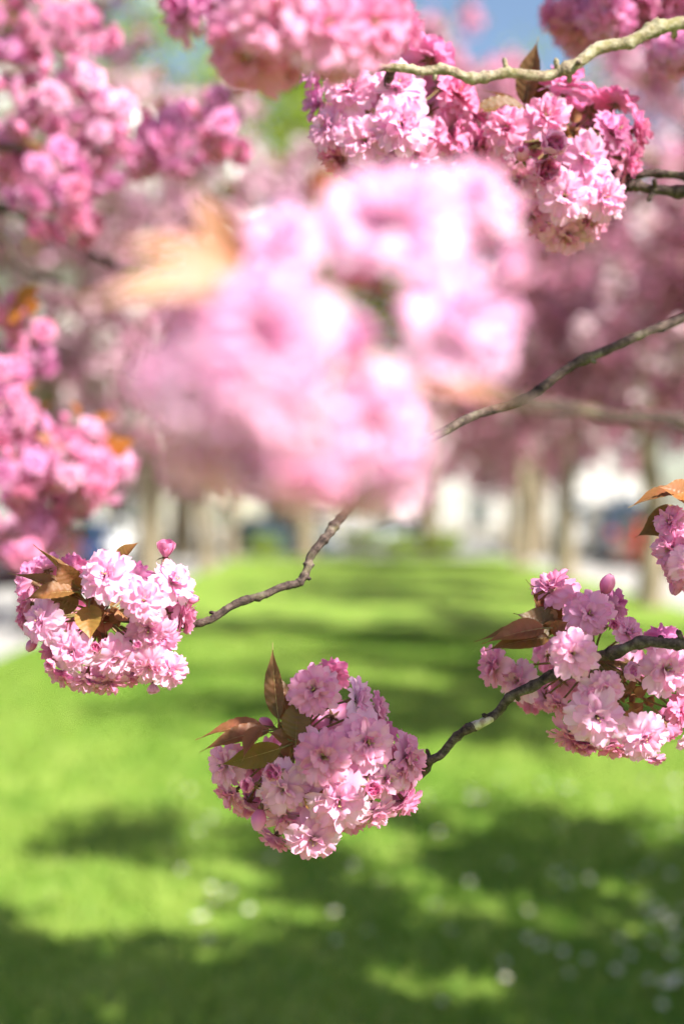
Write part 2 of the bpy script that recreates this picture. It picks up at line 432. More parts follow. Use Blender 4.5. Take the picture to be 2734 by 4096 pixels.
def bud_mesh(seed):
    g = random.Random(seed); b = MB()
    for k in range(4):
        a0 = 6.283 * k / 4 + g.random(); n = 6; rows = 7; V = []; A = []
        for j in range(rows):
            t = j / (rows - 1)
            for i in range(n):
                s = i / (n - 1); a = a0 + (s - .5) * 2.5 * (1 - .35 * t)
                r = (.30 * math.sin(math.pi * min(1, (t * .82 + .10)) ) ** .8) * (1 + .16 * (s - .5)) + .012 * k
                r = max(r, .03); V.append((r * math.cos(a), r * math.sin(a), -.05 + .92 * t - .05 * abs(s - .5) * t)); A.append((t, g.random() * .3, 0, s))
        F = [(j * n + i, j * n + i + 1, (j + 1) * n + i + 1, (j + 1) * n + i) for j in range(rows - 1) for i in range(n - 1)]
        b.add(V, F, A, 0)
    calyx_geo(b, 1)
    return b.mesh('bud', [M_BUD, M_CALYX])
BUD = [bud_mesh(s) for s in range(4)]

def facing(n, spin):
    """camera-wise facing (right, up, towards us) -> rotation whose Z looks that way"""
    d = Vector((n[0], -n[2], n[1])).normalized()
    return d, (d.to_track_quat('Z', 'Y') @ Quaternion((0, 0, 1), spin)).to_matrix().to_4x4()

def bezier(p0, c, p1, n=7):
    t = np.linspace(0, 1, n)[:, None]; p0, c, p1 = map(np.array, (p0, c, p1))
    return (1 - t) ** 2 * p0 + 2 * t * (1 - t) * c + t * t * p1
def add_stalk(root, p0, p1, d1, r=.0009):
    c = Vector(p1) - d1 * (Vector(p1) - Vector(p0)).length * .45
    pts = bezier(p0, c, p1); V, F = tube(pts, np.linspace(r * 1.25, r, len(pts)), 6)
    return world_part('stalk', V, F, M_STALK, root)

TONE = {'n': (1, 1, 1), 'p': (1.06, 1.22, 1.14), 'd': (.97, .80, .88), 'm': (.93, .84, .98), 'w': (1.08, 1.38, 1.24), 'x': (1.10, 1.58, 1.30), 'y': (1.06, 1.34, 1.18)}  # petal tints by age; pale and mauve ones also paint in sun and shade
FR = random.Random(77)
def put_flower(root, pos, n, rad, kind='open', tone='n', hub=None, petals=False, spin=None, idx=None):
    d, Rm = facing(n, FR.random() * 6.28 if spin is None else spin)
    b = BASE[root.name]
    if kind == 'bud':
        s = rad / .46; p = Vector(pos) - d * s * .38
        M = Matrix.Translation(p - b) @ Rm @ Matrix.Scale(s, 4)
        f = obj('bud', FR.choice(BUD), root, M)
        base = p - d * s * .44
    else:
        s = 1.13 * rad / (1.0 if kind == 'open' else .64); p = Vector(pos) - d * s * (.16 if kind == 'open' else .35)
        M = Matrix.Translation(p - b) @ Rm @ Matrix.Scale(s, 4)
        k = FR.randrange(len(SPEC[kind])) if idx is None else idx
        base = p - d * s * .44
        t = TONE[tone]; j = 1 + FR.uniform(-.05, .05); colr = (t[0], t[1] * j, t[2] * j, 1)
        if petals is None:
            f = obj('flower', WHOLE[kind][k], root, M); f.color = colr
        else:
            f = obj('flower', CALYX_ME, root, M)
            obj('stamens', FR.choice(STAMEN_ME), f)
            if petals:
                for key, i, Mp in spec_mats(SPEC[kind][k]):
                    q = obj('petal', PET[key][i][3], f, Mp); q.color = colr
            else:
                q = obj('corolla', COROLLA[kind][k], f); q.color = colr; q['kind'] = 'stuff'
    if hub is not None: add_stalk(root, hub, base, d, .0009 if rad < .03 else .0012)
    return f

# ------------------------------------------------------------------ leaves
def leaf_geo(L_, W, fold, bend, twist, seed, nu=56, nv=8):
    """blade along +X, upper side +Z, drawn-out tip, saw-toothed edge, raised side veins"""
    g = random.Random(seed); V = []; A = []; vs = np.linspace(-1, 1, nv + 1)
    wob = g.uniform(-.5, .5)
    for j in range(nu + 1):
        u = j / nu
        f = (math.sin(math.pi * min(1, u / .92) ** .8) ** .85 if u < .92 else 0.0) * (1 - .35 * u) * 1.25
        if u > .62: f = max(f * (1 - (u - .62) * 1.9), .06 * (1 - u) / .38)
        f = max(f, .012)
        a = bend * u; R_ = L_ / bend if abs(bend) > 1e-3 else None
        cx, cz = (R_ * math.sin(a), -R_ * (1 - math.cos(a))) if R_ else (L_ * u, 0)
        tw = twist * u
        for v in vs:
            edge = 1 + (.025 * (1 if j % 2 else -1) if abs(v) > .99 else 0)
            y = v * W * f * edge
            z = fold * abs(v) * W * f
            vein = math.sin((u * 8.5 - abs(v) * 1.7) * 2 * math.pi) * (abs(v) ** .5) * (1 - .8 * abs(v) ** 3)
            z += .0019 * (L_ / .075) * vein * f + .002 * wob * math.sin(7 * u) * v
            y2 = y * math.cos(tw) - z * math.sin(tw); z2 = y * math.sin(tw) + z * math.cos(tw)
            V.append((cx + math.sin(a) * z2, y2, cz + math.cos(a) * z2))
            A.append((u, max(0, vein) ** 4, abs(v), v))
    n = nv + 1
    F = [(j * n + i, (j + 1) * n + i, (j + 1) * n + i + 1, j * n + i + 1) for j in range(nu) for i in range(nv)]
    rib = [V[j * n + nv // 2] for j in range(nu + 1)]
    return np.array(V), F, np.array(A), np.array(rib)
def put_leaf(root, base, tip, nrm, W=None, fold=.35, bend=.5, twist=0., tint=(1, 1, 1), hub=None, seed=None):
    seed = FR.randrange(9999) if seed is None else seed
    base, tip = Vector(base), Vector(tip); L0 = (tip - base).length
    if abs(bend) > 1e-3:
        chord = 2 * math.sin(abs(bend) / 2) / abs(bend); L_ = L0 / chord
    else: L_ = L0
    W = W or L_ * .21
    V, F, A, rib = leaf_geo(L_, W, fold, bend, twist, seed)
    n = Vector((nrm[0], -nrm[2], nrm[1])).normalized()
    X = (tip - base).normalized(); Y = n.cross(X).normalized(); Z = X.cross(Y)
    Rm = Matrix((X, Y, Z)).transposed().to_4x4() @ Matrix.Rotation(-bend / 2, 4, 'Y')
    b = BASE[root.name]
    o = obj('leaf', mesh('leaf', V, F, M_LEAF, A), root, Matrix.Translation(base - b) @ Rm)
    o.color = (*tint, 1)
    rr = np.linspace(.0009, .00025, len(rib)) * (L_ / .07)
    Vr, Fr = tube(rib - np.array([0, 0, .0003]), rr, 5); obj('midrib', mesh('midrib', Vr, Fr, M_RIB), o)
    if hub is not None: 
        Xd = X if bend == 0 else (Rm @ Vector((1, 0, 0, 0))).to_3d()
        add_stalk(root, hub, base + Xd * .002, Xd, .0008)
    return o

def bracts(root, hub, n, size, seed, spread=.012):
    g = random.Random(seed); b = MB()
    for k in range(n):
        d = Vector((g.uniform(-1, 1), g.uniform(-1, .4), g.uniform(-1, 1))).normalized(); L_ = size * g.uniform(.6, 1.2); W = L_ * .32
        V, F, A, rib = leaf_geo(L_, W, .5, g.uniform(.4, 1.4), g.uniform(-.4, .4), seed + k, 7, 4)
        Rm = np.array((d.to_track_quat('X', 'Z') @ Quaternion((1, 0, 0), g.random() * 6.28)).to_matrix())
        p = np.array(hub) + np.array([g.gauss(0, spread) for _ in range(3)]) * .6
        b.add(V @ Rm.T + p, F, A)
    V, F, A, I = b.get(); o = world_part('bract_tuft', V, F, M_BRACT, root, A); o['kind'] = 'stuff'

# ------------------------------------------------------------------ twigs
def twig(root, pts, r0, r1, name='twig', m=None, seed=1, sides=14, knob=1.0, step=.0035, m2=None, peel=None):
    g = np.random.default_rng(seed)
    raw = np.array([tuple(p) for p in pts]); L_ = np.linalg.norm(np.diff(raw, axis=0), axis=1).sum()
    n = max(6, int(L_ / step / (len(pts) - 1))); path = catmull(pts, n); N = len(path)
    s = np.linspace(0, L_, N)
    t = s / L_
    path = path + knob * .0011 * np.stack([np.sin(s * 95 + 1), np.sin(s * 71 + 2), np.sin(s * 83)], 1) * min(1.0, r0 / .004)
    rad = r0 + (r1 - r0) * t
    bump = np.ones(N); k = int(L_ / .026) + 1
    for c in g.random(k) * L_:
        bump += knob * g.uniform(.15, .5) * np.exp(-((s - c) / g.uniform(.0022, .0055)) ** 2)
    wob = bump[:, None] * (1 + .07 * knob * g.normal(size=(N, sides)) * min(1, 1))
    # side bumps: old bud scars
    for c in g.random(k) * L_:
        a = g.integers(sides); A = np.exp(-((s - c) / .0035) ** 2)[:, None] * np.exp(-(np.minimum((np.arange(sides) - a) % sides, (a - np.arange(sides)) % sides) / 1.6) ** 2)[None]
        wob = wob + .9 * knob * A * g.random()
    V, F = tube(path, rad, sides, [w_[:, None] for w_ in wob])
    A = np.zeros((N, sides, 4)); stubs = []
    if knob > .6:                                   # short flowering spurs and old bud stubs
        for c in g.random(int(L_ / .075) + 1):
            i = min(N - 2, max(1, int(c * N))); tg = path[i + 1] - path[i - 1]; tg = tg / np.linalg.norm(tg)
            d_ = np.cross(tg, g.normal(size=3)); d_ = d_ / np.linalg.norm(d_) + tg * g.uniform(-.3, .7); l_ = rad[i] * g.uniform(1.6, 3.0)
            e = path[i] + d_ * l_
            stubs.append(tube([path[i], path[i] + d_ * l_ * .6, e, e + d_ * rad[i] * .5], [rad[i] * .75, rad[i] * .5, rad[i] * .55, rad[i] * .12], 7))
    if peel:
        ang = np.cos(np.linspace(0, 6.283, sides, endpoint=False) - 2.2)[None]
        A[:, :, 0] = np.clip(1.25 - np.abs((t[:, None] - (peel[0] + peel[1]) / 2 + .006 * ang) / ((peel[1] - peel[0]) / 2)) ** 2 + .25 * ang, 0, 1)
    A = A.reshape(-1, 4)
    for sv, sf in stubs:
        F = F + [tuple(q + len(V) for q in f) for f in sf]; V = np.concatenate([V, sv]); A = np.concatenate([A, np.zeros((len(sv), 4))])
    return world_part(name, V, F, m or M_BARK, root, A)

class View:
    """reads positions off an enlarged detail of the photograph"""
    def __init__(s, ox, oy, k): s.ox, s.oy, s.k = ox, oy, k
    def __call__(s, x, y, d): return P(s.ox + x / s.k, s.oy + y / s.k, d)
    def r(s, r, d): return r / s.k / FPX * d

def cluster(root, vw, D, hub, flowers, depth=.045, petal_budget=None):
    hubp = vw(hub[0], hub[1], D); left = petal_budget if petal_budget is not None else 99
    for f in flowers:
        x, y, r, n = f[:4]; kind = f[4] if len(f) > 4 else 'open'; tone = f[5] if len(f) > 5 else 'n'
        pet = f[6] if len(f) > 6 else False; off = f[7] if len(f) > 7 else 0.0
        if pet:
            left -= 1; pet = left >= 0
        h = f[8] if len(f) > 8 else None
        nl = math.sqrt(sum(c * c for c in n)); d = D - depth * n[2] / nl - off
        put_flower(root, vw(x, y, d), n, vw.r(r, d) * FR.uniform(.92, 1.07), kind, tone, vw(h[0], h[1], D) if h else hubp, pet)
    return hubp


# ------------------------------------------------------------------ trees
def crown_colour(N, L):
    a = node(N, 'ShaderNodeAttribute', attribute_name='pc'); sp = N.new('ShaderNodeSeparateColor'); L.new(a.outputs['Color'], sp.inputs[0])
    r = ramp(N, [(0, (.52, .21, .33)), (.4, (.74, .38, .52)), (.75, (.88, .62, .71)), (1, (.92, .80, .82))]); L.new(sp.outputs[1], r.inputs[0])
    c = mixc(N, L, r.outputs[0], (.19, .12, .03), sp.outputs[2])
    oi = N.new('ShaderNodeObjectInfo')
    return mixc(N, L, c, oi.outputs['Color'], 1.0, 'MULTIPLY')
M_CROWN = leafy('blossom_crown', crown_colour, .45, .6, .2, (1, .88, .94))
def green_colour(N, L):
    a = node(N, 'ShaderNodeAttribute', attribute_name='pc'); sp = N.new('ShaderNodeSeparateColor'); L.new(a.outputs['Color'], sp.inputs[0])
    r = ramp(N, [(0, (.12, .20, .02)), (.5, (.24, .34, .035)), (1, (.37, .45, .06))]); L.new(sp.outputs[1], r.inputs[0])
    return r.outputs[0]
M_GREEN = leafy('fresh_leaf', green_colour, .5, .5, .3, (1.2, 1.15, .6))

def norm(v): return v / (np.linalg.norm(v, axis=-1, keepdims=True) + 1e-9)
def scatter_cups(C, rng, per, rad, fr, leaf):
    """blossom clumps: PER five-sided cups round each centre, and a few young leaves"""
    n = len(C) * per
    D = norm(rng.normal(size=(n, 3))); ctr = np.repeat(C, per, 0) + D * rad * (.55 + .6 * rng.random((n, 1)))
    U = norm(np.cross(D, rng.normal(size=(n, 3)))); W = np.cross(D, U); f = fr * (.75 + .5 * rng.random((n, 1)))
    V = np.empty((n, 6, 3)); V[:, 0] = ctr
    for k in range(5):
        a = 6.2832 * k / 5
        V[:, k + 1] = ctr + (U * math.cos(a) + W * math.sin(a)) * f + D * f * .45
    i = np.arange(n)[:, None] * 6
    F = np.concatenate([i + np.array([[0, 1 + k, 1 + (k + 1) % 5]]) for k in range(5)])
    A = np.zeros((n, 6, 4)); base = np.where(rng.random(len(C)) < .2, .95, .42 * rng.random(len(C))); A[:, :, 1] = np.clip(np.repeat(base, per)[:, None] + .12 * rng.normal(size=(n, 1)), 0, 1)  # a few clumps near white among deeper ones: sunlit sparkle painted into the blossom
    V = V.reshape(-1, 3); A = A.reshape(-1, 4)
    if leaf:
        m = len(C) * leaf; c = np.repeat(C, leaf, 0); d = norm(rng.normal(size=(m, 3)) + [0, 0, .4]); u = norm(np.cross(d, rng.normal(size=(m, 3))))
        l_ = .06 + .04 * rng.random((m, 1))
        Q = np.stack([c + d * rad * .5, c + d * (rad * .5 + l_ * .5) + u * l_ * .22, c + d * (rad * .5 + l_), c + d * (rad * .5 + l_ * .5) - u * l_ * .22], 1).reshape(-1, 3)
        j = len(V) + np.arange(m)[:, None] * 4
        F = np.concatenate([F, j + np.array([[0, 1, 2]]), j + np.array([[0, 2, 3]])])
        B = np.zeros((m * 4, 4)); B[:, 2] = 1
        V = np.concatenate([V, Q]); A = np.concatenate([A, B])
    return V, F, A

def cherry_variant(seed, subs, twigs, low=1.75):
    rng = np.random.default_rng(seed); C = []; limbs = []
    tp = np.array([(0, 0, -.15), (.03, .01, .5), (-.02, .03, 1.1), (.02, 0, 1.75), (.04, .03, 2.05)]) + rng.normal(0, .015, (5, 3)) * [1, 1, 0]
    pt = catmull(tp, 6); tr = np.interp(np.linspace(0, 1, len(pt)), [0, .1, .3, 1], [.22, .165, .14, .12])
    trunk = mesh('trunk', *tube(pt, tr, 12, [1 + .06 * rng.normal(size=12)[:, None] for _ in pt]), M_BARK_TREE)
    nl = 7
    for k in range(nl):
        a = 6.283 * k / nl + rng.normal() * .2; el = R(rng.uniform(32, 66)); ln = rng.uniform(2.5, 3.3)
        h = np.array([math.cos(a), math.sin(a), 0]); b = MB()
        P0 = tp[-1] - [0, 0, .25 * rng.random()]
        pts = [P0]; d = h * math.cos(el) + np.array([0, 0, math.sin(el)])
        for s in range(5):
            d = norm(d + rng.normal(0, .10, 3) + np.array([0, 0, -.07 if s > 1 else .03])); pts.append(pts[-1] + d * ln / 5)
        lp = catmull(pts, 4); b.add(*tube(lp, np.linspace(.075, .022, len(lp)), 7))
        for s in range(subs):
            t = rng.uniform(.22, 1.0); i = int(t * (len(lp) - 1)); q = lp[i]
            dd = norm(norm(rng.normal(size=3)) * 1.0 + d * .6 + h * .35 + [0, 0, -.1]); sl = rng.uniform(.7, 1.4) * (1.15 - .3 * t)
            sp_ = [q]
            for z in range(4):
                dd = norm(dd + rng.normal(0, .16, 3) + [0, 0, -.10]); sp_.append(sp_[-1] + dd * sl / 4)
            sp_ = np.array(sp_); b.add(*tube(sp_, np.linspace(.02, .009, 5), 5))
            for z in range(twigs):
                t2 = rng.uniform(.25, 1); j = t2 * 4; j0 = min(int(j), 3); q2 = sp_[j0] + (sp_[j0 + 1] - sp_[j0]) * (j - j0)
                d2 = norm(rng.normal(size=3) + dd * .7 + [0, 0, -.25]); tl = rng.uniform(.35, .75)
                tw = np.array([q2, q2 + d2 * tl * .5 + [0, 0, -.02], q2 + d2 * tl + [0, 0, -.10]]); b.add(*tube(tw, np.linspace(.008, .004, 3), 4))
                for e in np.arange(.12, 1.01, .21): C.append(tw[0] + (tw[2] - tw[0]) * e + rng.normal(0, .055, 3))
            for e in np.arange(.2, 1, .14):
                j = e * 4; j0 = int(j); C.append(sp_[j0] + (sp_[j0 + 1] - sp_[j0]) * (j - j0) + rng.normal(0, .06, 3))
        limbs.append(b.mesh('limb', M_BARK_TREE))
    C = np.array(C); C = C[C[:, 2] > low]
    V, F, A = scatter_cups(C, rng, 13, .08, .032, 4)
    crown = mesh('crown', V, F, M_CROWN, A, smooth=False)
    return trunk, limbs, crown
CHERRY = [cherry_variant(11, 12, 8, 2.4), cherry_variant(23, 8, 5), cherry_variant(37, 7, 4)]
def cherry_tree(x, y, v, rz, sc, label, tint=(1, 1, 1), group='cherry trees lining the lawn'):
    t = thing('cherry_tree', label, 'tree', (x, y, 0), group, rz); t.scale = (sc, sc, sc)
    trunk, limbs, crown = CHERRY[v]
    obj('trunk', trunk, t)
    for l in limbs: obj('limb', l, t)
    c = obj('crown', crown, t); c.color = (*tint, 1)
    return t

def linden_variant(seed, H=15.0, R0=4.2):
    rng = np.random.default_rng(seed); b = MB(); limbs = []
    tp = catmull([(0, 0, -.2), (.05, .03, 2), (-.05, .05, 5), (.1, 0, H * .72)], 5)
    trunk = mesh('trunk', *tube(tp, np.linspace(.30, .07, len(tp)), 10), M_BARK_TREE)
    C = []
    for k in range(15):
        z0 = rng.uniform(.22, .7) * H; a = rng.random() * 6.283; ln = R0 * (1.0 - .5 * abs(z0 / H - .4)) * rng.uniform(.75, 1.05)
        d = np.array([math.cos(a), math.sin(a), .55]); p0 = np.array([0, 0, z0]); pts = np.array([p0, p0 + d * ln * .45, p0 + d * ln * .9 + [0, 0, -.2]])
        lp = catmull(pts, 3); limbs.append(mesh('limb', *tube(lp, np.linspace(.09, .02, len(lp)), 6), M_BARK_TREE))
        for e in (.35, .55, .75, .95, 1.1):
            c = p0 + (pts[2] - p0) * e; 
            for q in range(2): C.append(c + rng.normal(0, .55, 3))
    for q in range(26): C.append(np.array([0, 0, H * .8]) + rng.normal(0, 1, 3) * [R0 * .3, R0 * .3, H * .085])
    C = np.array(C); C = np.repeat(C, 34, 0); n = len(C)
    C = C + norm(rng.normal(size=(n, 3))) * (.15 + .75 * rng.random((n, 1)))
    d = norm(rng.normal(size=(n, 3)) + [0, 0, -.3]); u = norm(np.cross(d, rng.normal(size=(n, 3)))); l_ = .12 + .08 * rng.random((n, 1))
    V = np.stack([C, C + d * l_ * .5 + u * l_ * .38, C + d * l_, C + d * l_ * .5 - u * l_ * .38], 1).reshape(-1, 3)
    A = np.zeros((n, 4, 4)); A[:, :, 1] = np.clip(.5 + .25 * rng.normal(size=(n, 1)), 0, 1)
    crown = mesh('crown', V, np.arange(4 * n).reshape(-1, 4), M_GREEN, A.reshape(-1, 4), smooth=False)
    return trunk, limbs, crown
LINDEN = [linden_variant(s) for s in (3, 8)]
def linden_tree(x, y, v, rz, sc, label):
    t = thing('green_tree', label, 'tree', (x, y, -.15), 'tall green trees behind the cherries', rz); t.scale = (sc, sc, sc)
    trunk, limbs, crown = LINDEN[v]; obj('trunk', trunk, t)
    for l in limbs: obj('limb', l, t)
    obj('crown', crown, t)

# the row on the sunny side of the lawn, and the row across from it
cherry_tree(3.2, 1.55, 0, .4, .95, 'nearest cherry tree overhead, its crown shading the front of the lawn')
cherry_tree(4.2, 8.9, 1, 2.0, 1.2, 'pink cherry tree whose crown hangs in from the right, nearest on that side', (1.0, 1.0, 1.02))
cherry_tree(4.3, 14.6, 1, .7, 1.35, 'second pink cherry tree hanging in from the right, trunk outside the picture', (1.0, .95, 1.0))
cherry_tree(4.95, 22.8, 2, 4.0, 1.4, 'cherry tree on the right with its whole trunk in view beside the pale path')
cherry_tree(4.8, 30.4, 2, 1.2, 1.45, 'second cherry tree from the right edge, slim trunk before the parked cars')
cherry_tree(4.9, 39.0, 1, 5.1, 1.45, 'third cherry tree from the right edge, near the far end of the lawn')
cherry_tree(-3.5, 9.4, 2, .9, 1.4, 'pale pink cherry tree filling the upper left, trunk outside the picture', (1.06, 1.40, 1.26))
cherry_tree(-3.9, 18.3, 1, 3.3, 1.4, 'cherry tree on the left whose trunk stands behind the left blossom cluster', (1.04, 1.25, 1.15))
cherry_tree(-3.7, 27.5, 1, 2.6, 1.4, 'cherry tree on the left with its trunk right above the left blossom cluster')
cherry_tree(-3.5, 36.5, 2, 5.6, 1.4, 'cherry tree on the left with its trunk just clear of the blossoms')
cherry_tree(-3.5, 45.0, 1, .3, 1.2, 'last cherry tree on the left beside the dark parked car')
for i, (x, y, v) in enumerate([(-7.6, 59, 1), (-2.9, 58.6, 2), (1.9, 59.2, 0), (6.8, 58.5, 1)]):
    cherry_tree(x, y, v, i * 1.7, 1.15, 'far pink cherry tree beyond the crossing street, %s from the left' % 'first second third fourth'.split()[i], (1, 1.1, 1.05), 'cherry trees beyond the crossing street')
linden_tree(-5.3, 47, 0, .5, 1.5, 'fresh green tree at the upper left beside the street')
linden_tree(-1.2, 48.1, 1, 2.8, 1.4, 'fresh green tree in the middle of the far end of the lawn')
linden_tree(2.9, 48.3, 0, 5.2, 1.15, 'fresh green tree standing half before the blue sky patch')
linden_tree(-9.5, 60, 1, 2.2, 1.7, 'tall fresh green tree rising above the left row of cherries')
linden_tree(-2.5, 62, 0, 4.0, 1.7, 'tall fresh green tree at the far end of the lawn')
linden_tree(3.5, 62, 1, 1.0, 1.25, 'shorter fresh green tree at the far end of the lawn below the sky patch')
linden_tree(6.5, 47.5, 1, 1.1, 1.2, 'fresh green tree at the right end of the lawn')
linden_tree(9.5, 60, 0, 3.4, 1.5, 'tall fresh green tree under the blue sky patch')

# ------------------------------------------------------------------ buildings
M_GLASS = solid('window_glass', noisy((.03, .04, .05), (.06, .075, .09), 1.5), .08, .6)
M_WHITE = solid('white_frame', noisy((.72, .71, .69), (.8, .79, .77), 8), .5, .4)
M_ROOF = solid('roof_tile', noisy((.20, .08, .05), (.30, .13, .08), 14), .85, .2, (20, .5, .02))
M_STONE = solid('stone_base', noisy((.30, .28, .25), (.40, .38, .34), 4), .85, .2, (20, .4, .01))
def facade(c):
    c = tuple(v * .7 for v in c)
    return solid('render_wall', noisy(tuple(v * .85 for v in c), c, 1.2), .9, .15, (60, .2, .004))
_w = MB(); _w.box(-.62, .62, -.06, .06, -.9, .9)
WIN_GLASS = _w.mesh('window', M_GLASS, False)
_w = MB()
for a in ((-.70, -.62, -.98, .98), (.62, .70, -.98, .98), (-.62, .62, .90, .98), (-.62, .62, -.98, -.90), (-.035, .035, -.9, .9), (-.62, -.035, .30, .36), (.035, .62, .30, .36)):
    _w.box(a[0], a[1], -.10, .0, a[2], a[3])
WIN_FRAME = _w.mesh('frame', M_WHITE, False)
_w = MB(); _w.box(-.8, .8, -.22, .0, -1.07, -.985); WIN_SILL = _w.mesh('sill', M_STONE, False)
def building(label, cx, cy, rz, W, H, D, colour, storeys, cols, roof_h=2.4):
    """front along local -Y; rz turns the front towards the street"""
    t = thing('town_house', label, 'building', (cx, cy, -.16), 'houses round the lawn', rz)
    fm = facade(colour); b = MB(); b.box(-W / 2, W / 2, 0, D, 0, H)
    obj('wall', b.mesh('wall', fm, False), t)
    b = MB(); b.box(-W / 2 - .05, W / 2 + .05, -.08, .3, 0, .9); obj('plinth', b.mesh('plinth', M_STONE, False), t)
    b = MB(); b.box(-W / 2 - .2, W / 2 + .2, -.35, D + .2, H, H + .28); obj('cornice', b.mesh('cornice', M_WHITE, False), t)
    V = [(-W / 2 - .3, -.5, H + .28), (W / 2 + .3, -.5, H + .28), (W / 2 + .3, D + .3, H + .28), (-W / 2 - .3, D + .3, H + .28), (-W / 2 + 2, D / 2, H + roof_h), (W / 2 - 2, D / 2, H + roof_h)]
    obj('roof', mesh('roof', V, [(0, 1, 5, 4), (1, 2, 5), (2, 3, 4, 5), (3, 0, 4), (3, 2, 1, 0)], M_ROOF, None, False), t)
    fh = H / storeys
    for s in range(storeys):
        for c in range(cols):
            x = -W / 2 + W * (c + .5) / cols; z = fh * (s + .55)
            if s == 0 and c == cols // 2:
                b = MB(); b.box(-.6, .6, -.06, .05, 0, 2.3); d = obj('door', b.mesh('door', solid('door_paint', const((.09, .12, .10)), .4), False), t); d.location = (x, 0, .15)
                b = MB(); b.box(.42, .47, -.12, -.06, 1.0, 1.14); obj('handle', b.mesh('handle', M_WHITE, False), d)
                continue
            g = obj('window', WIN_GLASS, t); g.location = (x, .02, z)
            obj('frame', WIN_FRAME, g); obj('sill', WIN_SILL, g)
building('cream rendered town house across the left street', -17.2, 34, R(90), 16, 12, 10, (.70, .64, .52), 4, 5)
building('peach rendered town house further along the left street', -17.2, 51.5, R(90), 17, 13, 10, (.72, .50, .38), 4, 5)
building('white rendered town house across the right street', 18.2, 40, R(-90), 18, 12, 10, (.74, .72, .68), 4, 6)
building('pale yellow town house further along the right street', 18.2, 59, R(-90), 18, 13, 10, (.70, .66, .50), 4, 5)
building('cream town house closing the view beyond the lawn, left of centre', -8.5, 88, 0, 17, 9, 10, (.74, .70, .58), 3, 6)
building('white town house closing the view beyond the lawn, right of centre', 10.0, 88, 0, 18, 10, 10, (.76, .74, .70), 3, 6)

# ------------------------------------------------------------------ cars
M_TYRE = solid('tyre_rubber', const((.02, .02, .02)), .8, .2)
M_RIM = solid('alloy', const((.55, .56, .58)), .3, .5, None, 1.0)
M_CARGLASS = solid('car_glass', const((.02, .028, .034)), .04, .8)
M_LAMP = solid('head_lamp', const((.75, .77, .78)), .08, .8)
M_RED = solid('tail_lamp', const((.55, .02, .015)), .12, .7)
M_PLATE = solid('plate', const((.75, .75, .70)), .4)
def wheel_meshes():
    def lathe(prof, n=20):
        V = [(r * math.cos(a), y, r * math.sin(a)) for y, r in prof for a in np.linspace(0, 6.283, n, endpoint=False)]
        return V, [(j * n + k, j * n + (k + 1) % n, (j + 1) * n + (k + 1) % n, (j + 1) * n + k) for j in range(len(prof) - 1) for k in range(n)]
    ty = mesh('tyre', *lathe([(-.1, .20), (-.105, .29), (-.07, .32), (.07, .32), (.105, .29), (.1, .20)]), M_TYRE)
    b = MB()
    b.add(*lathe([(-.085, .205), (-.06, .19), (-.04, .19)]))
    for k in range(5):
        a = 6.283 * k / 5; c, s = math.cos(a), math.sin(a)
        b.add([(c * x - s * z, y, s * x + c * z) for x, z in ((.02, -.04), (.2, -.03), (.2, .03), (.02, .04)) for y in (-.085, -.045)], [(0, 2, 4, 6), (1, 7, 5, 3), (0, 1, 3, 2), (4, 5, 7, 6)])
    b.add(*lathe([(-.09, .001), (-.09, .06), (-.05, .06)], 10))
    return ty, b.mesh('rim', M_RIM)
TYRE, RIM = wheel_meshes()
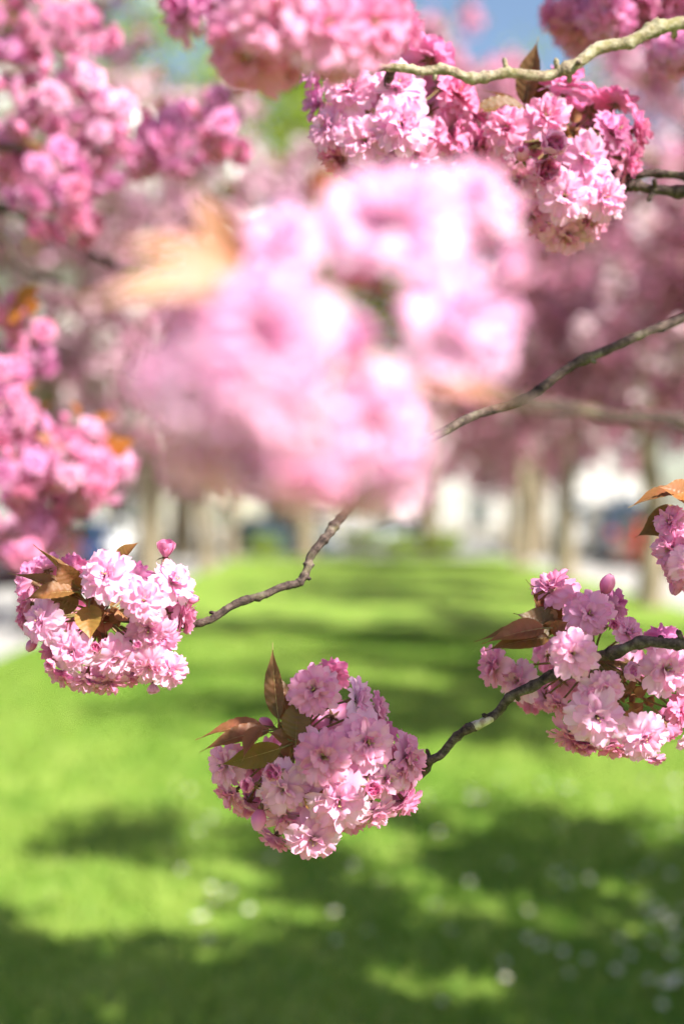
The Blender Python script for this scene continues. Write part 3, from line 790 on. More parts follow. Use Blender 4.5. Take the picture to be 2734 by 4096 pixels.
def car(label, x, y, rz, colour, kind='hatch'):
    """nose along local -Y"""
    t = thing('parked_car', label, 'car', (x, y, -.146), 'cars parked round the lawn', rz)
    pm = solid('car_paint', const(colour), .3, .5, None, .0, 1.0)
    van = kind == 'van'
    # body: cross-sections along the length (y, half width, floor, shoulder)
    if van: sec = [(-2.25, .70, .34, .62), (-2.15, .86, .26, .90), (-1.6, .93, .22, 1.05), (-.9, .95, .22, 1.12), (1.9, .95, .22, 1.12), (2.28, .93, .26, 1.12), (2.34, .88, .34, 1.0)]
    else: sec = [(-2.02, .60, .36, .58), (-1.95, .78, .26, .74), (-1.5, .86, .20, .86), (-.8, .89, .20, .94), (.6, .90, .20, .97), (1.6, .88, .22, 1.00), (1.96, .82, .28, .98), (2.04, .70, .36, .80)]
    V = []; n = 10
    for yy, hw, z0, z1 in sec:
        zz = (z0, z0 + .06, (z0 + z1) * .5, z1 - .06, z1); ww = (.90, .98, 1.0, .96, .86)
        for a, b_ in zip(ww, zz): V.append((-hw * a, yy, b_))
        for a, b_ in zip(ww[::-1], zz[::-1]): V.append((hw * a, yy, b_))
    F = [(j * n + k, (j + 1) * n + k, (j + 1) * n + (k + 1) % n, j * n + (k + 1) % n) for j in range(len(sec) - 1) for k in range(n)]
    F += [tuple(range(n)), tuple((len(sec) - 1) * n + k for k in range(n - 1, -1, -1))]
    obj('body', mesh('body', V, F, pm), t)
    # cabin: four lower and four upper corners, glass set just proud of the pillars
    if van: lo = [(-1.75, .84, 1.08), (2.26, .86, 1.10)]; up = [(-.95, .76, 1.92), (2.16, .78, 1.96)]
    else: lo = [(-.95, .78, .92), (1.86, .76, .98)]; up = [(-.15, .60, 1.42), (1.25, .60, 1.44)]
    c = [(-lo[0][1], lo[0][0], lo[0][2]), (lo[0][1], lo[0][0], lo[0][2]), (lo[1][1], lo[1][0], lo[1][2]), (-lo[1][1], lo[1][0], lo[1][2])]
    u = [(-up[0][1], up[0][0], up[0][2]), (up[0][1], up[0][0], up[0][2]), (up[1][1], up[1][0], up[1][2]), (-up[1][1], up[1][0], up[1][2])]
    obj('cabin', mesh('cabin', c + u, [(0, 1, 5, 4), (1, 2, 6, 5), (2, 3, 7, 6), (3, 0, 4, 7), (4, 5, 6, 7)], pm, None, False), t)
    def pane(q, s0, s1, t0, t1, out):
        q = [np.array(v) for v in q]; nn = np.cross(q[1] - q[0], q[3] - q[0]); nn = nn / np.linalg.norm(nn) * out
        def at(s, tt): return (q[0] * (1 - s) + q[1] * s) * (1 - tt) + (q[3] * (1 - s) + q[2] * s) * tt + nn
        return [at(s0, t0), at(s1, t0), at(s1, t1), at(s0, t1)]
    quads = [((c[0], c[1], u[1], u[0]), [(.06, .94)]), ((c[2], c[3], u[3], u[2]), [(.08, .92)]),
             ((c[1], c[2], u[2], u[1]), [(.04, .47), (.51, .92)] if not van else [(.03, .28)]), ((c[3], c[0], u[0], u[3]), [(.08, .49), (.53, .96)] if not van else [(.72, .97)])]
    for q, spans in quads:
        for s0, s1 in spans: obj('window', mesh('window', pane(q, s0, s1, .10, .88, .012), [(0, 1, 2, 3)], M_CARGLASS, None, False), t)
    for sy in (-1.25, 1.28) if not van else (-1.45, 1.45):
        for sx in (-1, 1):
            wv = obj('wheel', TYRE, t)
            wv.matrix_basis = Matrix.Translation((sx * .80, sy, .32)) @ Matrix.Rotation(math.pi / 2 * (1 if sx > 0 else -1), 4, 'Z')
            obj('rim', RIM, wv)
    f0, r0 = sec[1][0], sec[-2][0]
    for sx in (-1, 1):
        b = MB(); b.box(sx * .68 - .15, sx * .68 + .13, f0 - .03, f0 + .25, .58, .70); obj('headlight', b.mesh('headlight', M_LAMP, False), t)
        b = MB(); b.box(sx * .68 - .12, sx * .68 + .12, r0 - .2, r0 + .05, .74, .92); obj('taillight', b.mesh('taillight', M_RED, False), t)
        b = MB(); b.box(sx * .97 - .09, sx * .97 + .09, lo[0][0] + .25, lo[0][0] + .38, 1.0, 1.13); obj('mirror', b.mesh('mirror', pm, False), t)
    for yy in (sec[0][0] - .02, sec[-1][0] + .0):
        b = MB(); b.box(-.26, .26, yy - .012, yy + .032, .42, .53); obj('number_plate', b.mesh('number_plate', M_PLATE, False), t)
    return t
car('blue hatchback parked on the left street behind the left blossom cluster', -7.4, 39.5, R(8), (.03, .12, .42))
car('dark red hatchback parked on the left street in front of the blue one', -7.4, 33.6, R(-4), (.30, .02, .04))
car('white hatchback parked on the left street beyond the blue one', -7.5, 45.2, R(3), (.7, .71, .72))
car('dark teal hatchback crossing the far end of the lawn', -2.2, 51.2, R(92), (.09, .15, .18))
car('silver hatchback crossing the far end of the lawn near its middle', 2.6, 52.4, R(90), (.42, .45, .47))
car('dark blue van parked on the right street', 8.9, 46, R(180), (.025, .04, .09), 'van')
car('bright red hatchback parked on the right street by the dark blue van', 8.6, 39.6, R(180), (.55, .03, .02))
car('white van parked on the right street, largest vehicle on that side', 8.9, 53, R(180), (.72, .73, .74), 'van')

# ------------------------------------------------------------------ shrubs at the end of the lawn
def shrub(x, y, h, label, seed):
    t = thing('shrub', label, 'shrub', (x, y, -.01), 'shrubs at the end of the lawn'); rng = np.random.default_rng(seed)
    C = norm(rng.normal(size=(900, 3))) * (rng.random((900, 1)) ** .4) * [h * .75, h * .6, h * .5] + [0, 0, h * .52]
    C += np.sin(C * 5) * .06
    d = norm(rng.normal(size=C.shape)); u = norm(np.cross(d, rng.normal(size=C.shape))); l_ = .07 + .05 * rng.random((900, 1))
    V = np.stack([C, C + d * l_ * .5 + u * l_ * .35, C + d * l_, C + d * l_ * .5 - u * l_ * .35], 1).reshape(-1, 3)
    A = np.zeros((900, 4, 4)); A[:, :, 1] = rng.random((900, 1))
    obj('crown', mesh('crown', V, np.arange(3600).reshape(-1, 4), M_GREEN, A.reshape(-1, 4), False), t)
    b = MB()
    for k in range(5):
        a = k * 1.3; b.add(*tube([(0, 0, -.05), (.2 * h * math.cos(a), .2 * h * math.sin(a), h * .4), (.4 * h * math.cos(a), .4 * h * math.sin(a), h * .75)], [.02, .015, .006], 5))
    obj('stem', b.mesh('stem', M_BARK_TREE), t)
for i, (x, h, lb) in enumerate([(-2.6, .7, 'low'), (.7, 1.1, 'tallest'), (2.0, .8, 'middle'), (3.4, .9, 'bushy right')]):
    shrub(x, 47.6 + .3 * (i % 2), h, lb + ' green shrub at the far end of the lawn before the crossing street', 60 + i)

for i, (x, y, h, lb) in enumerate([(-8.5, 60, 2.6, 'wide'), (-4.6, 63, 2.0, 'rounded'), (-.6, 60, 2.4, 'sunlit'), (2.6, 64, 1.9, 'low'), (5.6, 60, 2.5, 'broad'), (9.6, 62, 2.2, 'tall')]):
    shrub(x, y + 3, h * 1.3, lb + ' green shrub beyond the crossing street, %s from the left' % ('first second third fourth fifth sixth'.split()[i]), 80 + i)

# ------------------------------------------------------------------ daisies in the lawn
def daisy_meshes():
    M_RAY = leafy('daisy_ray', const((.80, .80, .76)), .3, .6, .2); M_EYE = solid('daisy_eye', const((.70, .48, .03)), .8)
    b = MB()
    for k in range(13):
        a = 6.283 * k / 13; c, s = math.cos(a), math.sin(a); e = .15 * (k % 3 - 1)
        b.add([(c * x - s * y, s * x + c * y, z) for x, y, z in ((.25, -.06, 0), (.7, -.13, .1 + e * .3), (1, 0, .08 + e), (.7, .13, .1 + e * .3), (.25, .06, 0))], [(0, 1, 2, 3, 4)])
    rays = b.mesh('daisy', M_RAY)
    V = [(0, 0, .16)] + [(.30 * math.cos(a), .30 * math.sin(a), .04) for a in np.linspace(0, 6.283, 8, endpoint=False)]
    eye = mesh('eye', V, [(0, 1 + k, 1 + (k + 1) % 8) for k in range(8)], M_EYE)
    st = mesh('stem', *tube([(0, 0, 0), (.1, .1, -2), (0, .1, -5.4)], .07, 4), M_STALK)
    return rays, eye, st
RAYS, EYE, DSTEM = daisy_meshes()
dg = random.Random(9)
spots = []
while len(spots) < 84:
    py = dg.uniform(3150, 4090); px = 2734 * (1 - dg.random() ** 1.5 * .75)
    d = CAM_Z * FPX / (py - 2048); x = (px - 1367) / FPX * d
    spots.append((x, d))
for x, y in spots:
    o = obj('daisy', RAYS, None, Matrix.Translation((x, y, .052)) @ Matrix.Rotation(dg.uniform(.1, .6), 4, (dg.uniform(.3, 1), dg.uniform(-.6, .6), 0)) @ Matrix.Scale(.0155 * dg.uniform(.85, 1.25), 4))
    tag(o, 'small white daisy open in the lawn', 'daisy', 'daisies scattered over the lawn')
    obj('eye', EYE, o); obj('stem', DSTEM, o)

# ------------------------------------------------------------------ the blossom branches
# 1. the long thin branch down to the left cluster
V1 = View(0, 2050, 1.568)
root = thing('cherry_branch', 'long dark branch slanting down from the right to the lit blossom cluster at left', 'branch', P(3300, 1060, 1.50))
bp = [P(3300, 1060, 1.50), P(2734, 1268, 1.42), P(2550, 1345, 1.40), P(2330, 1440, 1.38), P(2100, 1590, 1.36), P(1850, 1685, 1.34), P(1640, 1800, 1.32), P(1500, 1920, 1.31), P(1370, 2060, 1.30), P(1310, 2140, 1.29),
      P(1240, 2230, 1.28), P(1215, 2310, 1.275), P(1150, 2345, 1.27), P(1040, 2380, 1.265), P(900, 2440, 1.26), P(780, 2500, 1.26), P(600, 2490, 1.275), P(430, 2470, 1.27)]
twig(root, bp, .0047, .0030, seed=4, knob=.7)
c, U_, Rr, Lf, Dn = (0, .15, 1), (0, .9, .4), (.9, .1, .3), (-.8, .0, .5), (0, -.8, .5)
hub1 = cluster(root, V1, 1.25, (640, 650), [
    (675, 400, 158, (-.1, .38, 1), 'open', 'w', True, .02), (900, 550, 138, (.15, .12, 1), 'open', 'p', True, .025), (1090, 440, 142, (.62, .5, .6), 'open', 'w', True),
    (265, 690, 142, (-.55, .05, .85), 'open', 'p', True, .01), (460, 870, 135, (-.2, -.12, 1), 'open', 'p', True, .015), (605, 850, 50, (0, .3, 1), 'half', 'n', False, .04),
    (720, 910, 135, (.35, -.5, .8), 'open', 'p', True, .01), (865, 830, 42, (.1, .2, 1), 'half', 'n', False, .04), (930, 730, 135, (.1, -.45, .9), 'open', 'n', True, .005),
    (1020, 790, 110, (.5, -.6, .5), 'open', 'p', False, .0), (1150, 650, 120, (.85, -.2, -.1), 'open', 'n', False), (940, 960, 118, (.1, -.5, .8), 'open', 'p', True),
    (1075, 990, 115, (.7, -.1, .7), 'open', 'w', True), (960, 1095, 50, (.1, -1, .4), 'half', 'p', False), (320, 945, 52, (-.2, -.4, 1), 'half', 'p', False, .02),
    (400, 1010, 115, (-.4, -.8, .35), 'open', 'n', False), (540, 1050, 125, (-.1, -.85, .45), 'open', 'n', False, .01), (690, 1060, 115, (.15, -.9, .4), 'open', 'n', False, .01),
    (290, 350, 110, (-.4, .7, -.5), 'open', 'n', False), (195, 430, 120, (-.8, .4, -.3), 'open', 'n', False), (180, 570, 110, (-.9, .1, -.1), 'open', 'n', False),
    (150, 680, 70, (-.9, -.2, .0), 'open', 'd', False), (850, 400, 100, (.1, .6, -.7), 'open', 'm', False), (1040, 240, 76, (.1, .9, .35), 'half', 'd', False, 0, (940, 420)),
    (1205, 545, 45, (.9, .1, .3), 'bud'), (455, 640, 110, (-.3, .1, -.6), 'open', 'd', False), (460, 350, 110, (-.1, .7, -.6), 'open', 'd', False), (850, 1010, 120, (.1, -.8, -.2), 'open', 'n', False),
    (330, 870, 90, (-.6, -.5, -.3), 'open', 'd', False), (200, 830, 48, (-.5, -.7, .2), 'bud'), (1060, 610, 110, (.6, .2, -.5), 'open', 'd', False), (640, 980, 110, (0, -.7, -.6), 'open', 'd', False),
    (830, 820, 85, (0, -.3, -1), 'open', 'd', False)], depth=.04, petal_budget=10)
bracts(root, V1(690, 640, 1.225), 22, .017, 5, .011); bracts(root, V1(600, 740, 1.235), 10, .014, 9, .009)
YL = (1.7, 2.0, 1.2)
put_leaf(root, V1(560, 585, 1.205), V1(570, 815, 1.19), (-.1, .35, 1), .0108, .3, .35, 0, YL, hub1)
put_leaf(root, V1(520, 550, 1.215), V1(50, 380, 1.21), (.1, .8, .6), .0085, .45, .5, .2, (1.05, 1, 1), hub1)
put_leaf(root, V1(470, 495, 1.205), V1(140, 555, 1.19), (.0, .8, .65), .0095, .35, .55, -.2, (1.25, 1.2, 1), hub1)
put_leaf(root, V1(490, 585, 1.22), V1(290, 520, 1.205), (.2, -.35, 1), .0095, .2, .2, 0, (.75, 1.0, .9), hub1)
put_leaf(root, V1(510, 520, 1.215), V1(210, 200, 1.22), (.85, .2, .2), .0075, .7, .3, .2, (1, 1, 1), hub1)
put_leaf(root, V1(500, 480, 1.21), V1(342, 292, 1.205), (-.2, .15, 1), .0098, .35, .5, 0, (1.2, 1.0, 1), hub1)
put_leaf(root, V1(740, 330, 1.27), V1(878, 178, 1.27), (-.3, .6, .6), .008, .5, .4, 0, (1.3, 1.3, 1))

# 2. the knobbly branch with the middle cluster at its end and a second cluster along it
V2 = View(700, 2500, 1.4255); V3 = View(1734, 1900, 1.568)
root = thing('cherry_branch', 'knobbly low branch over the lawn bearing the middle blossom cluster and the one at right', 'branch', P(3150, 2500, 1.22))
bp = [P(3150, 2500, 1.22), P(2900, 2545, 1.19), V3(1568, 1050, 1.175), V3(1440, 1055, 1.175), V3(1300, 1055, 1.18), V3(1160, 1100, 1.19), V3(1020, 1135, 1.20), V3(880, 1190, 1.21), V3(750, 1240, 1.21), V3(600, 1330, 1.215), V3(480, 1400, 1.22),
      V3(400, 1480, 1.23), V3(310, 1550, 1.23), V3(190, 1610, 1.235), V3(110, 1670, 1.24), V3(50, 1750, 1.245), V3(-30, 1800, 1.25), V2(1400, 850, 1.265), V2(1250, 880, 1.285), V2(1000, 830, 1.29), V2(800, 720, 1.285), V2(700, 680, 1.28)]
twig(root, bp, .0047, .0032, seed=8, knob=.75, peel=(.552, .595))
hub2 = cluster(root, V2, 1.25, (690, 670), [
    (790, 370, 148, (-.05, .25, 1), 'open', 'n', True, .01), (895, 275, 112, (.25, .6, -.55), 'open', 'd', False), (1045, 420, 120, (.88, .22, .28), 'open', 'w', True), (1150, 475, 105, (.85, .25, -.15), 'open', 'w', False),
    (900, 530, 100, (.1, -.3, -.8), 'open', 'n', False), (845, 755, 165, (-.05, .12, 1), 'open', 'n', True, .025), (1095, 670, 155, (.22, .2, 1), 'open', 'p', True, .01), (1170, 610, 115, (.6, .4, -.3), 'open', 'm', False),
    (1325, 765, 145, (.82, .12, .5), 'open', 'n', True), (1205, 880, 118, (.55, -.35, .75), 'open', 'p', False), (1120, 935, 72, (.2, .05, 1), 'half', 'n', False, .03), (935, 1005, 160, (.05, -.32, 1), 'open', 'p', True, .015),
    (620, 930, 140, (-.2, -.25, 1), 'open', 'p', True, .01), (565, 840, 74, (-.25, .2, 1), 'half', 'n', False, .04), (425, 915, 55, (-.6, .1, .9), 'half', 'd', False, .02),
    (290, 800, 130, (-.72, .05, .55), 'open', 'p', False), (320, 970, 110, (-.6, -.55, .3), 'open', 'n', False), (415, 1020, 110, (-.35, -.8, -.25), 'open', 'n', False), (478, 1110, 58, (-.2, -1, .3), 'bud', 'n', False, .03),
    (625, 1090, 125, (-.1, -.75, .5), 'open', 'p', False, .0), (785, 1220, 150, (.12, -.42, .9), 'open', 'p', True, .0, (770, 1000)), (570, 1215, 105, (-.45, -.8, .05), 'open', 'n', False), (1140, 1070, 118, (.3, -.8, .4), 'open', 'p', False),
    (1310, 1010, 92, (.6, -.75, -.15), 'open', 'n', False, 0, (1290, 900)), (1330, 890, 70, (.8, -.3, .1), 'open', 'd', False), (520, 560, 45, (-.8, .5, .1), 'bud'), (1010, 890, 110, (.1, -.1, -.8), 'open', 'd', False), (720, 580, 105, (-.1, .3, -.9), 'open', 'd', False),
    (560, 740, 100, (-.3, 0, -.9), 'open', 'd', False), (1230, 760, 90, (.7, .1, -.5), 'open', 'd', False), (440, 800, 90, (-.5, 0, -.7), 'open', 'd', False), (760, 950, 110, (0, -.3, -.9), 'open', 'd', False), (1000, 1100, 110, (0, -.8, -.5), 'open', 'n', False),
    (700, 1120, 110, (0, -.7, -.6), 'open', 'd', False), (1230, 960, 90, (.5, -.5, -.5), 'open', 'd', False), (480, 940, 100, (-.4, -.4, -.6), 'open', 'd', False)], depth=.04, petal_budget=6)
bracts(root, V2(700, 640, 1.225), 18, .019, 15, .010); bracts(root, V2(775, 990, 1.20), 9, .013, 19, .006)
put_leaf(root, V2(590, 535, 1.22), V2(555, 100, 1.235), (-.35, .05, 1), .0082, .35, .35, .0, (.95, 1, 1), hub2, 5)
put_leaf(root, V2(645, 560, 1.225), V2(580, 255, 1.24), (.3, .1, 1), .0105, .25, .3, .1, (.9, .95, .9), hub2, 8)
put_leaf(root, V2(690, 650, 1.20), V2(700, 385, 1.205), (-.15, .1, 1), .0115, .22, .3, .1, (.8, .95, .85), hub2, 3)
put_leaf(root, V2(605, 700, 1.20), V2(235, 802, 1.195), (.05, -.25, 1), .0105, .15, .25, .0, (.85, 1.05, .8), hub2, 12)
put_leaf(root, V2(540, 600, 1.215), V2(138, 725, 1.20), (.05, .75, .7), .0088, .4, .55, .1, (1.15, .95, 1), hub2, 17)
put_leaf(root, V2(500, 575, 1.225), V2(118, 655, 1.215), (.1, .85, .5), .0082, .4, .6, .2, (1.1, .92, 1), hub2, 21)
put_leaf(root, V2(490, 582, 1.19), V2(382, 775, 1.18), (-.5, .35, .8), .0075, .5, .3, .3, (1.15, .9, 1), None, 25)
put_leaf(root, V2(650, 655, 1.205), V2(520, 610, 1.20), (.0, .5, .9), .0060, .4, .3, .3, (1, 1, 1), hub2, 31)
hub3 = cluster(root, V3, 1.25, (1010, 1150), [
    (745, 705, 138, (-.42, .72, .32), 'open', 'n', True, 0, (900, 1000)), (970, 870, 155, (-.02, .25, 1), 'open', 'n', True, .0), (1085, 685, 68, (.35, .9, .2), 'bud'), (1120, 810, 118, (.65, .3, -.3), 'open', 'm', False),
    (870, 1120, 158, (.0, .08, 1), 'open', 'p', True, .04), (1120, 940, 46, (.2, .2, 1), 'half', 'd', False, .02), (1215, 990, 110, (.45, .5, .65), 'open', 'p', False, 0), (1440, 1030, 120, (.2, .75, -.4), 'open', 'm', False),
    (1455, 1220, 165, (.08, .05, 1), 'open', 'p', True, .0), (1225, 1240, 72, (.45, .2, .85), 'half', 'p', False, .02), (1060, 1340, 128, (.15, -.2, .95), 'open', 'p', False, .02), (1020, 1515, 165, (-.05, -.1, 1), 'open', 'p', True, .02),
    (1310, 1640, 148, (.12, -.22, .95), 'open', 'w', True, .01), (1545, 1470, 92, (.6, 0, .7), 'open', 'd', False), (1450, 1570, 110, (.4, -.5, -.5), 'open', 'd', False), (780, 1440, 100, (-.55, -.5, .4), 'open', 'n', False),
    (860, 1640, 125, (-.3, -.85, .2), 'open', 'n', False), (940, 1690, 110, (-.1, -.9, .1), 'open', 'n', False), (1115, 1700, 115, (.1, -.85, .3), 'open', 'n', False), (690, 1400, 105, (-.5, -.6, -.6), 'open', 'n', False),
    (530, 1290, 125, (-.35, .05, .6), 'open', 'p', False, -.045), (375, 1200, 130, (-.92, .0, .3), 'open', 'n', False, -.02), (820, 880, 110, (-.3, .4, -.8), 'open', 'm', False), (700, 1120, 100, (-.5, .1, -.7), 'open', 'n', False, -.02),
    (1230, 1180, 110, (.2, 0, -.9), 'open', 'n', False, -.02), (1530, 1080, 110, (.5, .3, -.4), 'open', 'n', False, -.02), (1620, 1250, 130, (.5, .1, .4), 'open', 'p', False), (600, 1420, 90, (-.4, -.5, -.5), 'open', 'd', False, -.02), (960, 1330, 120, (0, 0, -1), 'open', 'd', False, -.02),
    (1240, 1700, 110, (.2, -.8, -.3), 'open', 'n', False), (1040, 1260, 38, (.1, -.2, 1), 'bud', 'n', False, .01), (1640, 1640, 120, (.3, -.5, .5), 'open', 'p', False), (1390, 1780, 60, (.2, -.9, -.2), 'open', 'n', False), (800, 1290, 100, (-.2, -.2, -1), 'open', 'd', False, -.02), (1650, 1420, 110, (.3, 0, -.5), 'open', 'd', False)], depth=.04, petal_budget=4)
bracts(root, V3(1230, 1350, 1.235), 26, .014, 25, .016); bracts(root, V3(1290, 1440, 1.25), 16, .012, 27, .012); bracts(root, V3(780, 980, 1.225), 8, .014, 29, .006)
put_leaf(root, V3(770, 950, 1.235), V3(575, 655, 1.235), (.3, .2, .9), .0105, .35, .6, .1, (.9, .85, .85), hub3, 41)
put_leaf(root, V3(775, 955, 1.225), V3(498, 868, 1.22), (.1, .35, .9), .0118, .2, .2, 0, (.75, .95, .8), hub3, 43)
put_leaf(root, V3(700, 1010, 1.215), V3(255, 1045, 1.205), (.0, .85, .5), .0095, .4, .6, .1, (1, 1, .95), hub3, 45)
put_leaf(root, V3(720, 1020, 1.205), V3(315, 1105, 1.19), (.05, .7, .75), .0100, .35, .45, -.1, (.95, .95, .9), hub3, 47)
put_leaf(root, V3(690, 960, 1.20), V3(300, 1060, 1.185), (.1, .6, .8), .0090, .45, .5, .1, (1.25, .95, 1.1), hub3, 49)
put_leaf(root, V3(745, 1000, 1.205), V3(850, 915, 1.20), (-.3, .5, .8), .0065, .4, .7, .1, (1.3, 1.0, 1.1), None, 51)

# 3. the spray that reaches in at the right edge
root = thing('cherry_branch', 'small blossom spray with bronze leaves reaching in at the right edge', 'branch', V3(2000, 150, 1.3))
twig(root, [V3(2000, 150, 1.3), V3(1850, 260, 1.27), V3(1700, 330, 1.25), V3(1600, 380, 1.25)], .0045, .0032, seed=14)
hubr = cluster(root, V3, 1.25, (1610, 380), [
    (1480, 300, 105, (-.7, .35, .5), 'open', 'n', True), (1490, 470, 125, (-.75, -.05, .55), 'open', 'n', True), (1530, 610, 95, (-.4, -.6, .6), 'open', 'n', False), (1600, 560, 120, (.1, -.2, .9), 'open', 'p', False, .02),
    (1520, 690, 60, (-.3, -.9, .2), 'bud', 'd'), (1650, 700, 100, (0, -.7, .5), 'open', 'n', False), (1700, 420, 130, (.3, .2, .8), 'open', 'n', False), (1580, 420, 100, (-.4, .1, -.7), 'open', 'd', False)])
put_leaf(root, V3(1590, 110, 1.24), V3(1215, 205, 1.22), (-.1, .85, .45), .0100, .35, .5, .1, (1.1, .95, .8), hubr, 61)
put_leaf(root, V3(1560, 230, 1.255), V3(1255, 395, 1.25), (-.2, .1, 1), .0125, .2, .3, .1, (.75, .9, .8), hubr, 63)
put_leaf(root, V3(1620, 170, 1.23), V3(1395, 75, 1.22), (-.1, .6, .7), .0120, .4, .7, -.2, (1.7, 1.6, 1.5), hubr, 65)
put_leaf(root, V3(1640, 200, 1.215), V3(1490, 120, 1.20), (.1, .4, .9), .0082, .4, .6, .2, (1.8, 1.5, .8), hubr, 67)

# 4. the sunlit pale branch at the top and the cluster at its end
V4 = View(1100, 0, .96)
root = thing('cherry_branch', 'pale sunlit lichen-grey branch across the top right with a blossom cluster at its tip', 'branch', V4(2300, -120, 1.390))
twig(root, [V4(2300, -120, 1.390), V4(1900, 10, 1.390), V4(1568, 85, 1.370), V4(1440, 120, 1.365), V4(1340, 165, 1.360), V4(1220, 195, 1.355), V4(1130, 260, 1.350), V4(1050, 288, 1.350), V4(940, 285, 1.345), V4(850, 285, 1.340), V4(740, 298, 1.340), V4(640, 268, 1.335), V4(540, 270, 1.330), V4(440, 260, 1.330), V4(340, 240, 1.330)],
     .0066, .0036, m=M_BARK_PALE, seed=21, knob=.8)
twig(root, [V4(445, 260, 1.330), V4(430, 330, 1.360), V4(430, 420, 1.390), V4(430, 480, 1.410)], .0036, .003, m=M_BARK, seed=22)
cluster(root, V4, 1.41, (430, 480), [
    (470, 335, 112, (.1, .45, .9), 'open', 'w', None, .0), (285, 345, 98, (-.3, .35, .9), 'open', 'p', None), (485, 480, 108, (.1, .1, 1), 'open', 'p', None, .02), (345, 540, 96, (-.15, -.1, 1), 'open', 'p', None, .01),
    (205, 490, 85, (-.65, .1, .7), 'open', 'p', None), (535, 600, 92, (.2, -.5, .8), 'open', 'n', None), (425, 610, 95, (0, -.6, .8), 'open', 'p', None), (700, 365, 92, (.5, .2, .6), 'open', 'd', None), (680, 500, 95, (.6, -.1, .6), 'open', 'd', None),
    (600, 215, 92, (.3, .75, -.3), 'open', 'd', None), (150, 255, 85, (-.6, .5, .4), 'open', 'm', None), (165, 400, 90, (-.8, .1, .1), 'open', 'm', None), (690, 600, 85, (.4, -.6, .3), 'open', 'd', None), (245, 610, 90, (-.4, -.7, .3), 'open', 'd', None),
    (340, 660, 85, (-.1, -.9, .1), 'open', 'd', None), (590, 420, 95, (.3, .1, -.6), 'open', 'd', None), (330, 440, 95, (-.3, 0, -.7), 'open', 'd', None), (430, 370, 95, (0, .3, -.9), 'open', 'd', None), (600, 640, 90, (.2, -.7, -.3), 'open', 'd', None),
    (760, 440, 75, (.8, .1, .1), 'open', 'd', None), (240, 250, 80, (-.2, .8, -.1), 'open', 'm', None), (440, 690, 80, (0, -.9, -.2), 'open', 'd', None), (770, 570, 75, (.6, -.3, .3), 'open', 'd', None), (640, 330, 80, (.4, .5, -.5), 'open', 'd', None)], depth=.05)

# 5. the forked dark twig and the cluster below the pale branch
root = thing('cherry_branch', 'dark forked twig at the right edge with the full blossom cluster below the pale branch', 'branch', V4(2000, 690, 1.440))
root5 = root
twig(root, [V4(2000, 690, 1.440), V4(1800, 715, 1.420), V4(1560, 738, 1.410), V4(1470, 728, 1.410), V4(1400, 715, 1.410), V4(1320, 700, 1.420), V4(1200, 560, 1.450), V4(1130, 500, 1.450)], .0055, .0038, seed=31)
twig(root, [V4(1800, 715, 1.420), V4(1640, 690, 1.410), V4(1560, 672, 1.410), V4(1450, 668, 1.420), V4(1340, 680, 1.430), V4(1280, 660, 1.450)], .0045, .0032, seed=32)
hub5 = cluster(root, V4, 1.42, (1120, 500), [
    (890, 495, 84, (-.3, .15, .95), 'open', 'n', None, .02), (1040, 450, 92, (-.05, .2, 1), 'open', 'n', None, .02), (1065, 560, 66, (.1, .2, 1), 'half', 'n', None, .045), (1190, 610, 96, (.2, .15, .95), 'open', 'p', None, .02), (1040, 655, 72, (-.05, -.1, 1), 'half', 'n', None, .03),
    (930, 690, 92, (-.3, -.4, .85), 'open', 'p', None, .01), (1110, 755, 92, (0, -.15, 1), 'open', 'p', None, .03), (1260, 760, 98, (.25, -.1, .95), 'open', 'p', None, .02), (1115, 900, 90, (.1, -.75, .55), 'open', 'p', None), (985, 825, 80, (-.45, -.6, .5), 'open', 'n', None),
    (1205, 850, 82, (.2, -.6, .6), 'open', 'n', None), (1120, 320, 100, (.25, .85, .25), 'open', 'd', None, .0), (1210, 410, 88, (.2, .5, -.4), 'open', 'd', None), (1300, 505, 95, (.5, .2, .5), 'open', 'm', None), (1385, 500, 85, (.85, .1, .2), 'open', 'd', None),
    (1350, 615, 88, (.6, -.2, .2), 'open', 'd', None), (1310, 390, 85, (.3, .8, -.1), 'open', 'd', None), (805, 575, 88, (-.75, 0, .4), 'open', 'n', None), (945, 590, 46, (-.2, .1, 1), 'bud', 'd', None, .04), (990, 560, 90, (-.2, 0, -.6), 'open', 'd', None),
    (1150, 680, 95, (.1, -.2, -.6), 'open', 'd', None), (860, 640, 85, (-.6, -.3, -.2), 'open', 'd', None), (1040, 880, 80, (-.2, -.8, -.1), 'open', 'd', None), (1290, 660, 85, (.4, -.1, -.5), 'open', 'd', None), (1220, 500, 85, (.2, .2, -.6), 'open', 'd', None)], depth=.05)
bracts(root, V4(1140, 500, 1.410), 8, .016, 35, .01)
put_leaf(root, V4(965, 405, 1.410), V4(1010, 140, 1.410), (-.6, .1, .8), .0125, .35, .35, .1, (.85, .9, .9), hub5, 71)
put_leaf(root, V4(960, 400, 1.415), V4(1075, 335, 1.400), (.2, .4, .9), .0125, .35, .3, .1, (.8, .9, .9), hub5, 73)
put_leaf(root, V4(955, 415, 1.405), V4(712, 440, 1.390), (.0, .6, .8), .0130, .35, .4, .1, (.85, .9, .8), hub5, 75)
put_leaf(root, V4(935, 410, 1.415), V4(798, 345, 1.410), (.1, .9, .2), .0065, .4, .4, .1, (.85, .9, .8), hub5, 77)

